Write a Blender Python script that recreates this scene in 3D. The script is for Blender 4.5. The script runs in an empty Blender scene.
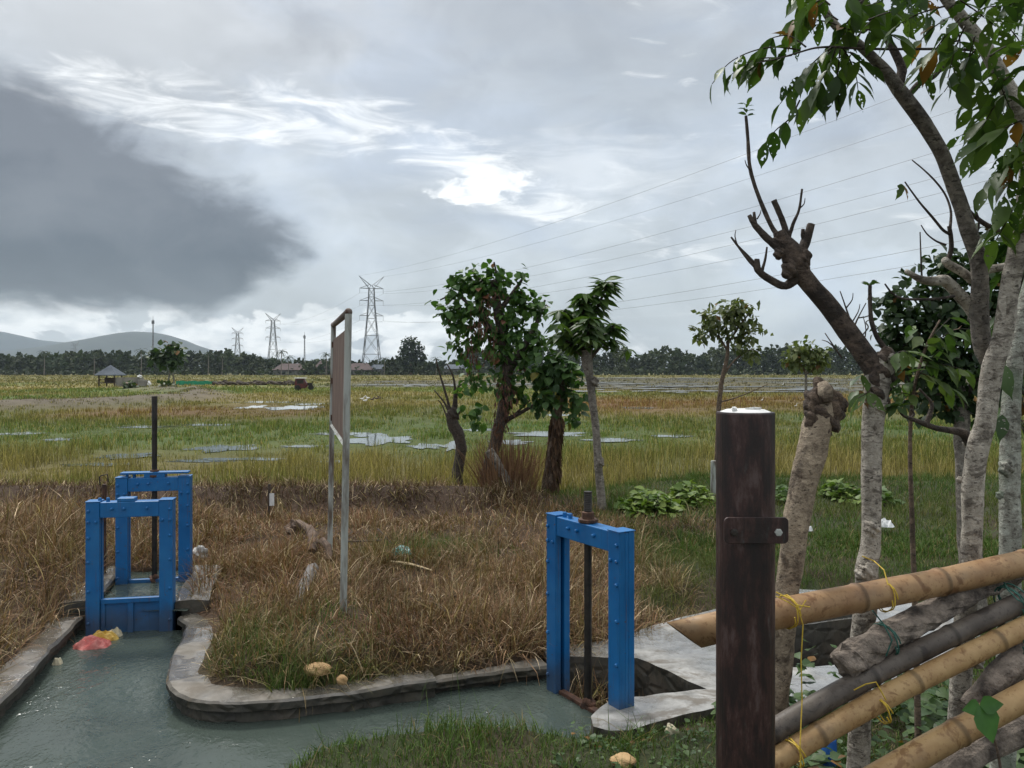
import bpy, math, random
import numpy as np
from mathutils import Vector, Matrix
from mathutils.geometry import tessellate_polygon

rng = np.random.default_rng(11)
random.seed(5)
R = math.radians
scene = bpy.context.scene
COL = scene.collection
F, CX, HV, CH = 800.0, 512.0, 371.0, 1.9      # focal length in px, centre column, horizon row, eye height


def P(u, v, Y):
    """photo pixel + distance -> point in the place"""
    return Vector(((u - CX) / F * Y, Y, CH - (v - HV) / F * Y))


def G(u, v, z=0.0):
    """photo pixel on the level z -> point"""
    return P(u, v, (CH - z) * F / (v - HV))


# ------------------------------------------------------------------ meshes
def np_mesh(name, V, faces, mat, parent=None, cols=None, smooth=False):
    """V (n,3); faces = list of (m,k) int arrays, one per polygon size"""
    me = bpy.data.meshes.new(name)
    V = np.asarray(V, dtype=np.float32)
    faces = [np.asarray(f, dtype=np.int32) for f in faces if len(f)]
    me.vertices.add(len(V))
    me.vertices.foreach_set('co', V.ravel())
    nl = sum(f.size for f in faces)
    npoly = sum(len(f) for f in faces)
    me.loops.add(nl)
    me.polygons.add(npoly)
    me.loops.foreach_set('vertex_index', np.concatenate([f.ravel() for f in faces]))
    tot = np.concatenate([np.full(len(f), f.shape[1], dtype=np.int32) for f in faces])
    st = np.concatenate([[0], np.cumsum(tot)[:-1]]).astype(np.int32)
    me.polygons.foreach_set('loop_start', st)
    me.polygons.foreach_set('loop_total', tot)
    me.polygons.foreach_set('use_smooth', np.full(npoly, smooth, dtype=bool))
    me.update(calc_edges=True)
    if cols is not None:
        a = me.color_attributes.new('Col', 'FLOAT_COLOR', 'POINT')
        c = np.ones((len(V), 4), dtype=np.float32)
        c[:, :3] = cols
        a.data.foreach_set('color', c.ravel())
    if mat:
        me.materials.append(mat)
    o = bpy.data.objects.new(name, me)
    COL.objects.link(o)
    if parent is not None:
        o.parent = parent
    return o


class MB:
    def __init__(s):
        s.V, s.F, s.C = [], [], []
        s.col = (1, 1, 1)

    def add(s, verts, faces, col=None):
        b = len(s.V)
        s.V += [tuple(v) for v in verts]
        s.F += [tuple(b + i for i in f) for f in faces]
        s.C += [col or s.col] * len(verts)

    def box(s, lo, hi, M=None):
        x0, y0, z0 = lo
        x1, y1, z1 = hi
        v = [Vector(p) for p in ((x0, y0, z0), (x1, y0, z0), (x1, y1, z0), (x0, y1, z0),
                                 (x0, y0, z1), (x1, y0, z1), (x1, y1, z1), (x0, y1, z1))]
        if M is not None:
            v = [M @ p for p in v]
        s.add(v, [(0, 3, 2, 1), (4, 5, 6, 7), (0, 1, 5, 4), (1, 2, 6, 5), (2, 3, 7, 6), (3, 0, 4, 7)])

    def tube(s, pts, rad, seg=8, caps=True, amp=0.0, freq=6.0, col=None, seed=0.0, shear=None):
        pts = [Vector(p) for p in pts]
        n = len(pts)
        if not hasattr(rad, '__len__'):
            rad = [rad] * n
        T = []
        for i in range(n):
            t = pts[min(i + 1, n - 1)] - pts[max(i - 1, 0)]
            T.append(t.normalized() if t.length > 1e-9 else Vector((0, 0, 1)))
        up = Vector((0, 0, 1)) if abs(T[0].z) < .9 else Vector((1, 0, 0))
        a = T[0].cross(up).normalized()
        vs = []
        for i in range(n):
            a = (a - T[i] * a.dot(T[i])).normalized()
            b = T[i].cross(a)
            for k in range(seg):
                th = 2 * math.pi * k / seg
                d = a * math.cos(th) + b * math.sin(th)
                r = rad[i]
                if amp:
                    q = pts[i] * freq + d * 1.7
                    r *= 1 + amp * (math.sin(q.x * 1.3 + q.z * 2.1 + seed) * math.sin(q.y * 1.7 - q.z * 1.1 + 2 * seed)
                                    + .6 * math.sin(3 * th + q.z * 1.9 + seed)
                                    + .55 * math.sin(5 * th + q.z * 3.7 + seed) * math.sin(q.z * 5.3 + q.x * 2 + seed * 2)
                                    + .35 * math.sin(8 * th - q.z * 6.1) * math.sin(q.z * 9.7 + seed))
                p = pts[i] + d * r
                if shear and i in shear:
                    p += T[i] * (d.dot(shear[i]) * r)
                vs.append(p)
        fs = []
        for i in range(n - 1):
            for k in range(seg):
                k2 = (k + 1) % seg
                fs.append((i * seg + k, i * seg + k2, (i + 1) * seg + k2, (i + 1) * seg + k))
        if caps:
            fs.append(tuple(range(seg - 1, -1, -1)))
            fs.append(tuple((n - 1) * seg + k for k in range(seg)))
        s.add(vs, fs, col)

    def lathe(s, prof, seg=20, origin=(0, 0, 0), M=None):
        o = Vector(origin)
        vs = []
        for r, z in prof:
            for k in range(seg):
                th = 2 * math.pi * k / seg
                p = Vector((r * math.cos(th), r * math.sin(th), z))
                vs.append((M @ p if M else p) + o)
        fs = []
        for i in range(len(prof) - 1):
            for k in range(seg):
                k2 = (k + 1) % seg
                fs.append((i * seg + k, i * seg + k2, (i + 1) * seg + k2, (i + 1) * seg + k))
        fs.append(tuple(range(seg - 1, -1, -1)))
        fs.append(tuple((len(prof) - 1) * seg + k for k in range(seg)))
        s.add(vs, fs)

    def blob(s, c, r, seg=12, rings=8, amp=.2, seed=0., col=None):
        c = Vector(c)
        rx, ry, rz = r if hasattr(r, '__len__') else (r, r, r)
        prof = []
        vs = []
        for i in range(rings + 1):
            ph = math.pi * i / rings
            for k in range(seg):
                th = 2 * math.pi * k / seg
                d = Vector((math.sin(ph) * math.cos(th), math.sin(ph) * math.sin(th), math.cos(ph)))
                f = 1 + amp * (math.sin(d.x * 3.1 + seed) * math.sin(d.y * 4.3 + seed * 2) + .7 * math.sin(d.z * 5.7 + d.x * 4 + seed)
                               + .4 * math.sin(d.x * 9 + d.y * 8 + seed * 3)
                              + .28 * math.sin(d.x * 17 + d.z * 13 + seed) * math.sin(d.y * 19 - d.z * 11 + seed * 2))
                vs.append(c + Vector((d.x * rx, d.y * ry, d.z * rz)) * f)
        fs = []
        for i in range(rings):
            for k in range(seg):
                k2 = (k + 1) % seg
                fs.append((i * seg + k, (i + 1) * seg + k, (i + 1) * seg + k2, i * seg + k2))
        s.add(vs, fs, col)

    def build(s, name, mat, parent=None, smooth=False, bevel=0, colors=False):
        by = {}
        for f in s.F:
            by.setdefault(len(f), []).append(f)
        o = np_mesh(name, np.array(s.V), [np.array(v) for v in by.values()], mat, parent,
                    np.array(s.C) if colors else None, smooth)
        if bevel:
            m = o.modifiers.new('bevel', 'BEVEL')
            m.width = bevel
            m.segments = 2
            m.limit_method = 'ANGLE'
        return o


def spline(pts, rad, sub=5):
    """Catmull-Rom through points and radii"""
    pts = [Vector(p) for p in pts]
    n = len(pts)
    op, orr = [], []
    for i in range(n - 1):
        p0, p1, p2, p3 = pts[max(i - 1, 0)], pts[i], pts[i + 1], pts[min(i + 2, n - 1)]
        for k in range(sub):
            t = k / sub
            q = .5 * ((2 * p1) + (p2 - p0) * t + (2 * p0 - 5 * p1 + 4 * p2 - p3) * t * t + (3 * p1 - p0 - 3 * p2 + p3) * t ** 3)
            op.append(q)
            orr.append(rad[i] * (1 - t) + rad[i + 1] * t)
    op.append(pts[-1])
    orr.append(rad[-1])
    return op, orr


def pxspline(rows, Y, sub=5, dY=0.0):
    """rows of (u, v, width_px[, Y])"""
    pts, rad = [], []
    for i, r in enumerate(rows):
        y = r[3] if len(r) > 3 else Y + dY * i / max(1, len(rows) - 1)
        pts.append(P(r[0], r[1], y))
        rad.append(r[2] / 2 / F * y)
    return spline(pts, rad, sub)


def tag(o, label=None, cat=None, group=None, kind=None):
    if label:
        o['label'] = label
    if cat:
        o['category'] = cat
    if group:
        o['group'] = group
    if kind:
        o['kind'] = kind
    return o


def empty(name, loc, label, cat, group=None, rz=0):
    o = bpy.data.objects.new(name, None)
    COL.objects.link(o)
    o.location = loc
    o.rotation_euler = (0, 0, rz)
    o.empty_display_size = .1
    return tag(o, label, cat, group)


def adopt(child, parent):
    """parent keeping the child's place in the world (parents here are unrotated or identity children)"""
    child.parent = parent
    child.matrix_parent_inverse = Matrix.LocRotScale(parent.location, parent.rotation_euler, None).inverted()
    return child


# ------------------------------------------------------------------ noise
def _hash(ix, iy, seed):
    h = (ix * 374761393 + iy * 668265263 + seed * 974634777) & 0xffffffff
    h = ((h ^ (h >> 13)) * 1274126177) & 0xffffffff
    return ((h ^ (h >> 16)) & 0xffff) / 65535.0


def vnoise(x, y, seed=0):
    x = np.asarray(x, dtype=np.float64)
    y = np.asarray(y, dtype=np.float64)
    ix = np.floor(x).astype(np.int64)
    iy = np.floor(y).astype(np.int64)
    fx = x - ix
    fy = y - iy
    fx = fx * fx * (3 - 2 * fx)
    fy = fy * fy * (3 - 2 * fy)
    a = _hash(ix, iy, seed)
    b = _hash(ix + 1, iy, seed)
    c = _hash(ix, iy + 1, seed)
    d = _hash(ix + 1, iy + 1, seed)
    return (a * (1 - fx) + b * fx) * (1 - fy) + (c * (1 - fx) + d * fx) * fy


def fbm(x, y, seed=0, oct=3):
    s, w, t = 0, 1., 0.
    for i in range(oct):
        s = s + w * vnoise(np.asarray(x) * 2 ** i, np.asarray(y) * 2 ** i, seed + i * 17)
        t += w
        w *= .5
    return s / t


def sstep(a, b, x):
    t = np.clip((np.asarray(x, dtype=np.float64) - a) / (b - a), 0, 1)
    return t * t * (3 - 2 * t)


def mixc(a, b, t):
    t = np.asarray(t)[..., None]
    return np.asarray(a) * (1 - t) + np.asarray(b) * t


def inside_sd(poly, x, y):
    """signed distance to a polygon, negative inside"""
    x = np.asarray(x, dtype=np.float64)
    y = np.asarray(y, dtype=np.float64)
    d = np.full(x.shape, 1e9)
    ins = np.zeros(x.shape, dtype=bool)
    n = len(poly)
    for i in range(n):
        ax, ay = poly[i]
        bx, by = poly[(i + 1) % n]
        ex, ey = bx - ax, by - ay
        t = np.clip(((x - ax) * ex + (y - ay) * ey) / (ex * ex + ey * ey + 1e-12), 0, 1)
        d = np.minimum(d, np.hypot(x - ax - t * ex, y - ay - t * ey))
        c = ((ay > y) != (by > y)) & (x < (bx - ax) * (y - ay) / ((by - ay) if abs(by - ay) > 1e-12 else 1e-12) + ax)
        ins ^= c
    return np.where(ins, -d, d)


# ------------------------------------------------------------------ materials
class NT:
    def __init__(s, tree):
        s.t = tree
        s.n = tree.nodes
        s.l = tree.links

    def node(s, typ, **kw):
        n = s.n.new(typ)
        for k, v in kw.items():
            setattr(n, k, v)
        return n

    def put(s, sock, val):
        if isinstance(val, bpy.types.NodeSocket):
            s.l.new(val, sock)
        else:
            if sock.type in ('RGBA',) and len(val) == 3:
                val = (*val, 1)
            sock.default_value = val

    def m(s, op, a, b=0.0, c=0.0, clamp=False):
        n = s.node('ShaderNodeMath', operation=op, use_clamp=clamp)
        s.put(n.inputs[0], a)
        s.put(n.inputs[1], b)
        s.put(n.inputs[2], c)
        return n.outputs[0]

    def noise(s, vec, scale, detail=3., rough=.5, dist=0., out='Fac'):
        n = s.node('ShaderNodeTexNoise')
        s.put(n.inputs['Vector'], vec)
        n.inputs['Scale'].default_value = scale
        n.inputs['Detail'].default_value = detail
        n.inputs['Roughness'].default_value = rough
        n.inputs['Distortion'].default_value = dist
        return n.outputs[out]

    def mapv(s, vec, scale=(1, 1, 1), rot=(0, 0, 0), loc=(0, 0, 0)):
        n = s.node('ShaderNodeMapping')
        s.put(n.inputs['Vector'], vec)
        n.inputs['Scale'].default_value = scale
        n.inputs['Rotation'].default_value = rot
        n.inputs['Location'].default_value = loc
        return n.outputs[0]

    def ramp(s, fac, stops):
        n = s.node('ShaderNodeValToRGB')
        s.put(n.inputs[0], fac)
        e = n.color_ramp.elements
        while len(e) < len(stops):
            e.new(.5)
        for i, (p, c) in enumerate(stops):
            e[i].position = p
            e[i].color = (*c, 1) if hasattr(c, '__len__') else (c, c, c, 1)
        return n.outputs[0]

    def mix(s, fac, a, b, blend='MIX'):
        n = s.node('ShaderNodeMix', data_type='RGBA', blend_type=blend)
        s.put(n.inputs[0], fac)
        s.put(n.inputs[6], a)
        s.put(n.inputs[7], b)
        return n.outputs[2]

    def smooth(s, a, b, x):
        n = s.node('ShaderNodeMapRange', interpolation_type='SMOOTHSTEP')
        s.put(n.inputs['Value'], x)
        s.put(n.inputs['From Min'], a)
        s.put(n.inputs['From Max'], b)
        return n.outputs[0]

    def bump(s, h, strength=.4, dist=.02):
        n = s.node('ShaderNodeBump')
        n.inputs['Strength'].default_value = strength
        n.inputs['Distance'].default_value = dist
        s.put(n.inputs['Height'], h)
        return n.outputs[0]


def material(name):
    m = bpy.data.materials.new(name)
    m.use_nodes = True
    t = NT(m.node_tree)
    b = m.node_tree.nodes['Principled BSDF']
    return m, t, b


def obj_co(t):
    return t.node('ShaderNodeTexCoord').outputs['Object']


def geo_pos(t):
    return t.node('ShaderNodeNewGeometry').outputs['Position']


def simple_mat(name, c1, c2, scale=8., rough=.7, bump=.2, bdist=.01, metallic=0., stops=(.35, .65), stretch=(1, 1, 1), spec=.5):
    m, t, b = material(name)
    v = t.mapv(geo_pos(t), scale=stretch)
    n = t.noise(v, scale, 5., .6)
    t.put(b.inputs['Base Color'], t.ramp(n, [(stops[0], c1), (stops[1], c2)]))
    b.inputs['Roughness'].default_value = rough
    b.inputs['Metallic'].default_value = metallic
    b.inputs['Specular IOR Level'].default_value = spec
    if bump:
        t.put(b.inputs['Normal'], t.bump(t.noise(v, scale * 3, 4., .6), bump, bdist))
    return m


def leafy_mat(name, rough=.5, trans=.3, holes=0., var=.35, tint=(1, 1, 1), spec=.35):
    """vertex colour 'Col' = the leaf's own colour"""
    m, t, b = material(name)
    a = t.node('ShaderNodeAttribute', attribute_name='Col').outputs['Color']
    n = t.noise(geo_pos(t), 30., 2.)
    k = t.m('MULTIPLY_ADD', n, 2 * var, 1 - var)
    c = t.mix(1.0, a, t.node('ShaderNodeCombineColor').outputs[0], 'MULTIPLY')
    cc = t.n[-1] if False else [x for x in t.n if x.type == 'COMBINE_COLOR'][0]
    for i in range(3):
        t.put(cc.inputs[i], t.m('MULTIPLY', k, tint[i]))
    t.put(b.inputs['Base Color'], c)
    b.inputs['Roughness'].default_value = rough
    b.inputs['Specular IOR Level'].default_value = spec
    out = [x for x in t.n if x.type == 'OUTPUT_MATERIAL'][0]
    tr = t.node('ShaderNodeBsdfTranslucent')
    t.put(tr.inputs['Color'], t.mix(1.0, c, (1.3, 1.5, .7), 'MULTIPLY'))
    mx = t.node('ShaderNodeMixShader')
    mx.inputs[0].default_value = trans
    t.l.new(b.outputs[0], mx.inputs[1])
    t.l.new(tr.outputs[0], mx.inputs[2])
    sh = mx.outputs[0]
    if holes:
        vo = t.node('ShaderNodeTexNoise')
        t.put(vo.inputs['Vector'], geo_pos(t))
        vo.inputs['Scale'].default_value = 75.
        vo.inputs['Detail'].default_value = 1.
        big = t.noise(geo_pos(t), 7., 1.)
        hole = t.m('GREATER_THAN', t.m('MULTIPLY_ADD', big, .5, vo.outputs['Fac']), holes)
        tp = t.node('ShaderNodeBsdfTransparent')
        m2 = t.node('ShaderNodeMixShader')
        t.put(m2.inputs[0], hole)
        t.l.new(sh, m2.inputs[1])
        t.l.new(tp.outputs[0], m2.inputs[2])
        sh = m2.outputs[0]
    t.l.new(sh, out.inputs['Surface'])
    return m


# ------------------------------------------------------------------ instanced template geometry (baked into one mesh)
def inst(Tv, Tf, M, T, cols, tint=None):
    """Tv (k,3), Tf list of (m,q), M (N,3,3) column frames, T (N,3), cols (N,3)"""
    Tv = np.asarray(Tv)
    k = len(Tv)
    N = len(T)
    V = np.einsum('nij,kj->nki', M, Tv) + T[:, None, :]
    Fs = []
    for f in Tf:
        f = np.asarray(f)
        Fs.append((f[None] + (np.arange(N) * k)[:, None, None]).reshape(-1, f.shape[1]))
    C = np.repeat(np.asarray(cols)[:, None, :], k, axis=1)
    if tint is not None:
        C = C * np.asarray(tint)[None, :, None]
    return V.reshape(-1, 3), Fs, C.reshape(-1, 3)


def merge(parts):
    Vs, Fd, Cs, b = [], {}, [], 0
    for V, Fs, C in parts:
        Vs.append(V)
        Cs.append(C)
        for f in Fs:
            Fd.setdefault(f.shape[1], []).append(f + b)
        b += len(V)
    return np.concatenate(Vs), [np.concatenate(v) for v in Fd.values()], np.concatenate(Cs)


def frames(d, n):
    d = d / np.linalg.norm(d, axis=1, keepdims=True)
    s = np.cross(d, n)
    s /= np.linalg.norm(s, axis=1, keepdims=True) + 1e-9
    n2 = np.cross(s, d)
    return np.stack([s, d, n2], axis=2)


def leaf_template(rows, droop=.18, fold=.3):
    V, Fq = [], []
    for t, w in rows:
        for sx in (-1, 0, 1):
            V.append((sx * w, t, abs(sx) * w * fold - droop * t * t))
    for i in range(len(rows) - 1):
        a = i * 3
        Fq += [(a, a + 1, a + 4, a + 3), (a + 1, a + 2, a + 5, a + 4)]
    return np.array(V), [np.array(Fq)]


LEAF_BIG = leaf_template([(0, .01), (.12, .11), (.35, .22), (.6, .21), (.82, .1), (.92, .03), (1.04, .004)])
LEAF_MID = leaf_template([(0, .02), (.3, .3), (.65, .28), (1, .01)], .15, .3)
LEAF_ROUND = leaf_template([(0, .06), (.25, .42), (.6, .38), (1, .02)], .2, .25)
LEAF_SMALL = (np.array([(0, 0, 0), (.3, .45, .06), (0, 1, -.1), (-.3, .45, .06)]), [np.array([(0, 1, 2), (0, 2, 3)])])


def blades(pos, h, w, lean, bend, yaw, cols, seg=2, tipfade=1.0):
    """grass blades: lean = tilt of the base, bend = extra tilt towards the tip (radians)"""
    N = len(pos)
    dx, dy = np.cos(yaw), np.sin(yaw)
    sx, sy = -dy, dx
    face = rng.uniform(-.9, .9, N)
    cx, cy = np.cos(face), np.sin(face)
    sx, sy = sx * cx - sy * cy, sx * cy + sy * cx
    V = np.zeros((N, 2 * seg + 1, 3))
    p = pos.copy()
    ang = lean.copy()
    for i in range(seg + 1):
        t = i / seg
        if i < seg:
            ww = w * (1 - .55 * t) * .5
            V[:, 2 * i, 0] = p[:, 0] - sx * ww
            V[:, 2 * i, 1] = p[:, 1] - sy * ww
            V[:, 2 * i, 2] = p[:, 2]
            V[:, 2 * i + 1, 0] = p[:, 0] + sx * ww
            V[:, 2 * i + 1, 1] = p[:, 1] + sy * ww
            V[:, 2 * i + 1, 2] = p[:, 2]
        else:
            V[:, 2 * seg] = p
        st = h / seg
        p = p + np.stack([dx * np.sin(ang) * st, dy * np.sin(ang) * st, np.cos(ang) * st], 1)
        ang = ang + bend / seg
    q = np.array([(2 * i, 2 * i + 1, 2 * i + 3, 2 * i + 2) for i in range(seg - 1)]).reshape(-1, 4)
    tr = np.array([(2 * seg - 2, 2 * seg - 1, 2 * seg)])
    k = 2 * seg + 1
    off = (np.arange(N) * k)[:, None, None]
    Fs = [(tr[None] + off).reshape(-1, 3)]
    if len(q):
        Fs.append((q[None] + off).reshape(-1, 4))
    C = np.repeat(cols[:, None, :], k, axis=1)
    return V.reshape(-1, 3), Fs, C.reshape(-1, 3)
# ================================================================== render, camera, light
vs = scene.view_settings
vs.view_transform = 'Standard'
vs.look = 'None'
vs.exposure = 0.88
vs.gamma = 1.0
vs.use_curve_mapping = False
scene.cycles.max_bounces = 8
scene.cycles.transparent_max_bounces = 10
scene.cycles.volume_bounces = 0

cam = bpy.data.cameras.new('camera')
cam.lens = 36.0 * F / 1024.0
cam.sensor_width = 36.0
cam.shift_y = (HV - 384.0) / 1024.0
cam.clip_start = .05
cam.clip_end = 30000
co = bpy.data.objects.new('camera', cam)
COL.objects.link(co)
co.location = (0, 0, CH)
co.rotation_euler = (R(90), 0, 0)
scene.camera = co

SUN_EL, SUN_AZ = R(56), R(-32)           # behind the cloud, ahead and to the left
sd = bpy.data.lights.new('sun', 'SUN')
sd.energy = 1.5
sd.angle = R(11)
sd.color = (1.0, .97, .92)
so = bpy.data.objects.new('sun', sd)
COL.objects.link(so)
sv = Vector((math.sin(SUN_AZ) * math.cos(SUN_EL), math.cos(SUN_AZ) * math.cos(SUN_EL), math.sin(SUN_EL)))
so.rotation_euler = sv.to_track_quat('Z', 'Y').to_euler()
so.location = (-20, 30, 60)


# ================================================================== sky
def build_world():
    w = bpy.data.worlds.new('World')
    scene.world = w
    w.use_nodes = True
    t = NT(w.node_tree)
    bg = [n for n in t.n if n.type == 'BACKGROUND'][0]
    sky = t.node('ShaderNodeTexSky', sky_type='NISHITA')
    sky.sun_disc = False
    sky.sun_elevation = SUN_EL
    sky.sun_rotation = SUN_AZ
    sky.air_density = 1.0
    sky.dust_density = 2.0
    d = t.node('ShaderNodeTexCoord').outputs['Generated']
    sp = t.node('ShaderNodeSeparateXYZ')
    t.put(sp.inputs[0], d)
    x, y, z = sp.outputs
    A = t.m('MULTIPLY', t.m('ARCTAN2', x, y), 57.2958)
    E = t.m('MULTIPLY', t.m('ARCSINE', z), 57.2958)
    flat = t.mapv(d, scale=(1, 1, 2.6))
    n_big = t.noise(flat, 2.2, 5., .55, .4)
    n_mid = t.noise(flat, 6.5, 6., .58, .6)
    n_lump = t.noise(t.mapv(d, scale=(1, 1, 1.5), loc=(.3, .1, .2)), 9., 5., .55, .5)
    n_fine = t.noise(t.mapv(d, scale=(1, 1, 2.2)), 22., 6., .6, .4)
    n_streak = t.noise(t.mapv(d, scale=(1, 1, 4.2), rot=(0, R(8), 0)), 9., 6., .62, .8)
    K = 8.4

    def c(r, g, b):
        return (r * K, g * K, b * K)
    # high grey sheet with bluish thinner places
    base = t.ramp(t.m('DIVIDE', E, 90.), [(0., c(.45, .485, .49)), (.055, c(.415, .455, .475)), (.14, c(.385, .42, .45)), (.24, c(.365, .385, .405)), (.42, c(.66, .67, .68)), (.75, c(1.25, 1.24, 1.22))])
    thin = t.smooth(.46, .66, t.m('MULTIPLY_ADD', n_mid, .45, t.m('MULTIPLY', n_big, .6)))
    base = t.mix(t.m('MULTIPLY', thin, .55), base, c(.30, .35, .425))
    shade = t.m('MULTIPLY', t.m('MULTIPLY_ADD', t.smooth(.32, .68, n_big), .40, .80), t.m('MULTIPLY_ADD', t.smooth(.35, .65, n_lump), .20, .90))
    base = t.mix(1.0, base, shade, 'MULTIPLY')

    def ell(a, e, ra, re):
        """1 at the centre of an ellipse in the sky, 0 at its edge"""
        p = t.m('DIVIDE', t.m('SUBTRACT', A, a), ra)
        q = t.m('DIVIDE', t.m('SUBTRACT', E, e), re)
        return t.m('SUBTRACT', 1.0, t.m('SQRT', t.m('ADD', t.m('MULTIPLY', p, p), t.m('MULTIPLY', q, q))))
    # a darker grey area high on the right, a paler one high on the left
    base = t.mix(t.m('MULTIPLY', t.smooth(0., .9, ell(9, 20, 22, 9)), .5), base, c(.27, .305, .34))
    base = t.mix(t.m('MULTIPLY', t.smooth(0., .8, ell(-2, 26, 14, 6)), .5), base, c(.25, .28, .315))
    base = t.mix(t.m('MULTIPLY', t.smooth(0., .8, ell(-27, 22, 14, 6)), .5), base, c(.52, .54, .55))
    # thin bright band arching over the dark cloud
    ap = t.m('MAXIMUM', t.m('ADD', A, 15.), 0.)
    ec = t.m('SUBTRACT', 17.2, t.m('MULTIPLY', t.m('MULTIPLY', ap, ap), .0172))
    q = t.m('DIVIDE', t.m('SUBTRACT', E, ec), 2.5)
    band = t.m('SUBTRACT', 1.0, t.m('MULTIPLY', q, q))
    band = t.m('MULTIPLY', band, t.smooth(0., .45, t.m('SUBTRACT', 1.0, t.m('ABSOLUTE', t.m('DIVIDE', t.m('ADD', A, 14.), 22.)))))
    band = t.m('ADD', band, t.m('MULTIPLY', t.m('SUBTRACT', n_streak, .52), 4.6))
    bm = t.m('MULTIPLY', t.smooth(.2, 1.5, band), .85)
    base = t.mix(bm, base, c(.80, .815, .81))
    # ragged white puff in the middle
    pf = t.m('ADD', ell(-2.4, 12.8, 6.0, 1.9), t.m('MULTIPLY', t.m('SUBTRACT', n_fine, .5), 2.6))
    base = t.mix(t.m('MULTIPLY', t.smooth(.25, .75, pf), .8), base, c(.88, .895, .89))
    pf2 = t.m('ADD', ell(4, 14.0, 16, 4.5), t.m('MULTIPLY', t.m('SUBTRACT', n_streak, .5), 2.2))
    base = t.mix(t.m('MULTIPLY', t.smooth(.2, 1.1, pf2), .4), base, c(.72, .745, .75))
    # cumulus heaps low over the horizon
    low = t.m('MULTIPLY', t.smooth(.2, 1.4, E), t.m('SUBTRACT', 1.0, t.smooth(2.6, 6.4, E)))
    low = t.m('MULTIPLY', low, t.m('SUBTRACT', 1.0, t.m('MULTIPLY', t.smooth(-6., 6., A), .75)))
    heap = t.noise(t.mapv(d, scale=(1, 1, 1.9)), 17., 6., .55, .3)
    hm = t.smooth(.455, .525, t.m('ADD', heap, t.m('MULTIPLY', t.m('SUBTRACT', low, .75), .30)))
    hs = t.ramp(t.noise(t.mapv(d, scale=(1, 1, 2.5), loc=(0, 0, .02)), 30., 4.), [(.3, c(.47, .51, .53)), (.60, c(.86, .875, .86))])
    base = t.mix(t.m('MULTIPLY', t.m('MULTIPLY', hm, low), .85), base, hs)
    # the big dark rain cloud on the left
    top = t.m('SUBTRACT', t.m('SUBTRACT', 17.6, t.m('MULTIPLY', t.m('ADD', A, 32.6), .36)), t.m('MULTIPLY', t.m('POWER', t.m('MAXIMUM', t.m('ADD', A, 26.), 0.), 2.), .018))
    bot = t.m('ADD', 3.7, t.m('MULTIPLY', t.m('MAXIMUM', t.m('ADD', A, 21.), 0.), .42))
    f1 = t.m('DIVIDE', t.m('SUBTRACT', t.m('ADD', top, .5), E), 2.4)
    f2 = t.m('DIVIDE', t.m('SUBTRACT', E, bot), 1.5)
    f = t.m('SMOOTH_MIN', f1, f2, 1.0)
    f = t.m('MINIMUM', f, t.m('DIVIDE', t.m('ADD', A, 66.), 12.))
    f = t.m('SMOOTH_MIN', f, t.m('DIVIDE', t.m('SUBTRACT', -14.2, A), 3.2), 1.0)
    f = t.m('ADD', f, t.m('MULTIPLY', t.m('SUBTRACT', n_big, .5), 1.6))
    f = t.m('ADD', f, t.m('MULTIPLY', t.m('SUBTRACT', n_lump, .5), 3.4))
    f = t.m('ADD', f, t.m('MULTIPLY', t.m('SUBTRACT', n_fine, .5), 1.1))
    dm = t.smooth(-.55, 1.0, f)
    dcol = t.ramp(t.m('ADD', t.m('MULTIPLY', t.smooth(4., 15., E), .45), t.m('MULTIPLY', n_lump, .75)), [(.22, c(.003, .009, .018)), (.45, c(.022, .032, .045)), (.75, c(.095, .105, .118))])
    base = t.mix(t.m('MULTIPLY', dm, .97), base, dcol)
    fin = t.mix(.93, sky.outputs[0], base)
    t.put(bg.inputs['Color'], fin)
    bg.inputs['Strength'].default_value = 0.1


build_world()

# ================================================================== plan of the canal (metres, x right, y ahead)
T, WZ = -0.05, -0.18          # top of the copings, water level
LEFT_EDGE = [(-2.0, .5), (-2.5, 2.5), (-2.98, 4.66), (-3.08, 5.05), (-3.34, 5.95), (-3.40, 6.36)]
ISLAND_EDGE = [(-2.68, 6.36), (-2.54, 6.22), (-2.42, 5.9), (-2.36, 5.59), (-2.27, 5.28), (-2.19, 5.06), (-2.11, 4.93), (-2.02, 4.83), (-1.91, 4.755), (-1.79, 4.71),
               (-1.6, 4.695), (-1.33, 4.74), (-.9, 4.90), (-.475, 5.06)]
ISLAND_EDGE_B = [(-.475, 5.10), (-.2, 5.21), (.0, 5.31), (.24, 5.42)]
NEAR_EDGE = [(.60, 4.78), (.52, 4.66), (.45, 4.52), (.44, 4.40), (.40, 4.34), (-.2, 4.43), (-.7, 4.3), (-1.05, 4.12), (-1.3, 3.5), (-1.3, 2.0), (-1.2, .5)]
WATER = LEFT_EDGE + ISLAND_EDGE + ISLAND_EDGE_B + NEAR_EDGE
PAD = [(.24, 5.42), (.22, 5.62), (.69, 5.80), (1.1, 6.16), (1.9, 6.72), (2.57, 7.15), (3.1, 7.08), (3.7, 6.4), (3.3, 5.6), (2.5, 4.98), (1.9, 4.72),
       (1.18, 4.64), (.9, 4.50), (.64, 4.34), (.52, 4.33), (.44, 4.40), (.45, 4.52), (.52, 4.66), (.60, 4.78), (.78, 4.80), (1.19, 4.90), (1.0, 5.2), (.85, 5.42), (.40, 5.47)]
B1 = [(.78, 4.80), (1.19, 4.90), (1.0, 5.2), (.85, 5.42), (.40, 5.47), (.24, 5.42), (.60, 4.78)]
HOLE2 = [(1.70, 5.93), (2.72, 6.33), (2.78, 5.78), (2.3, 5.33), (1.72, 5.26)]
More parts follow.
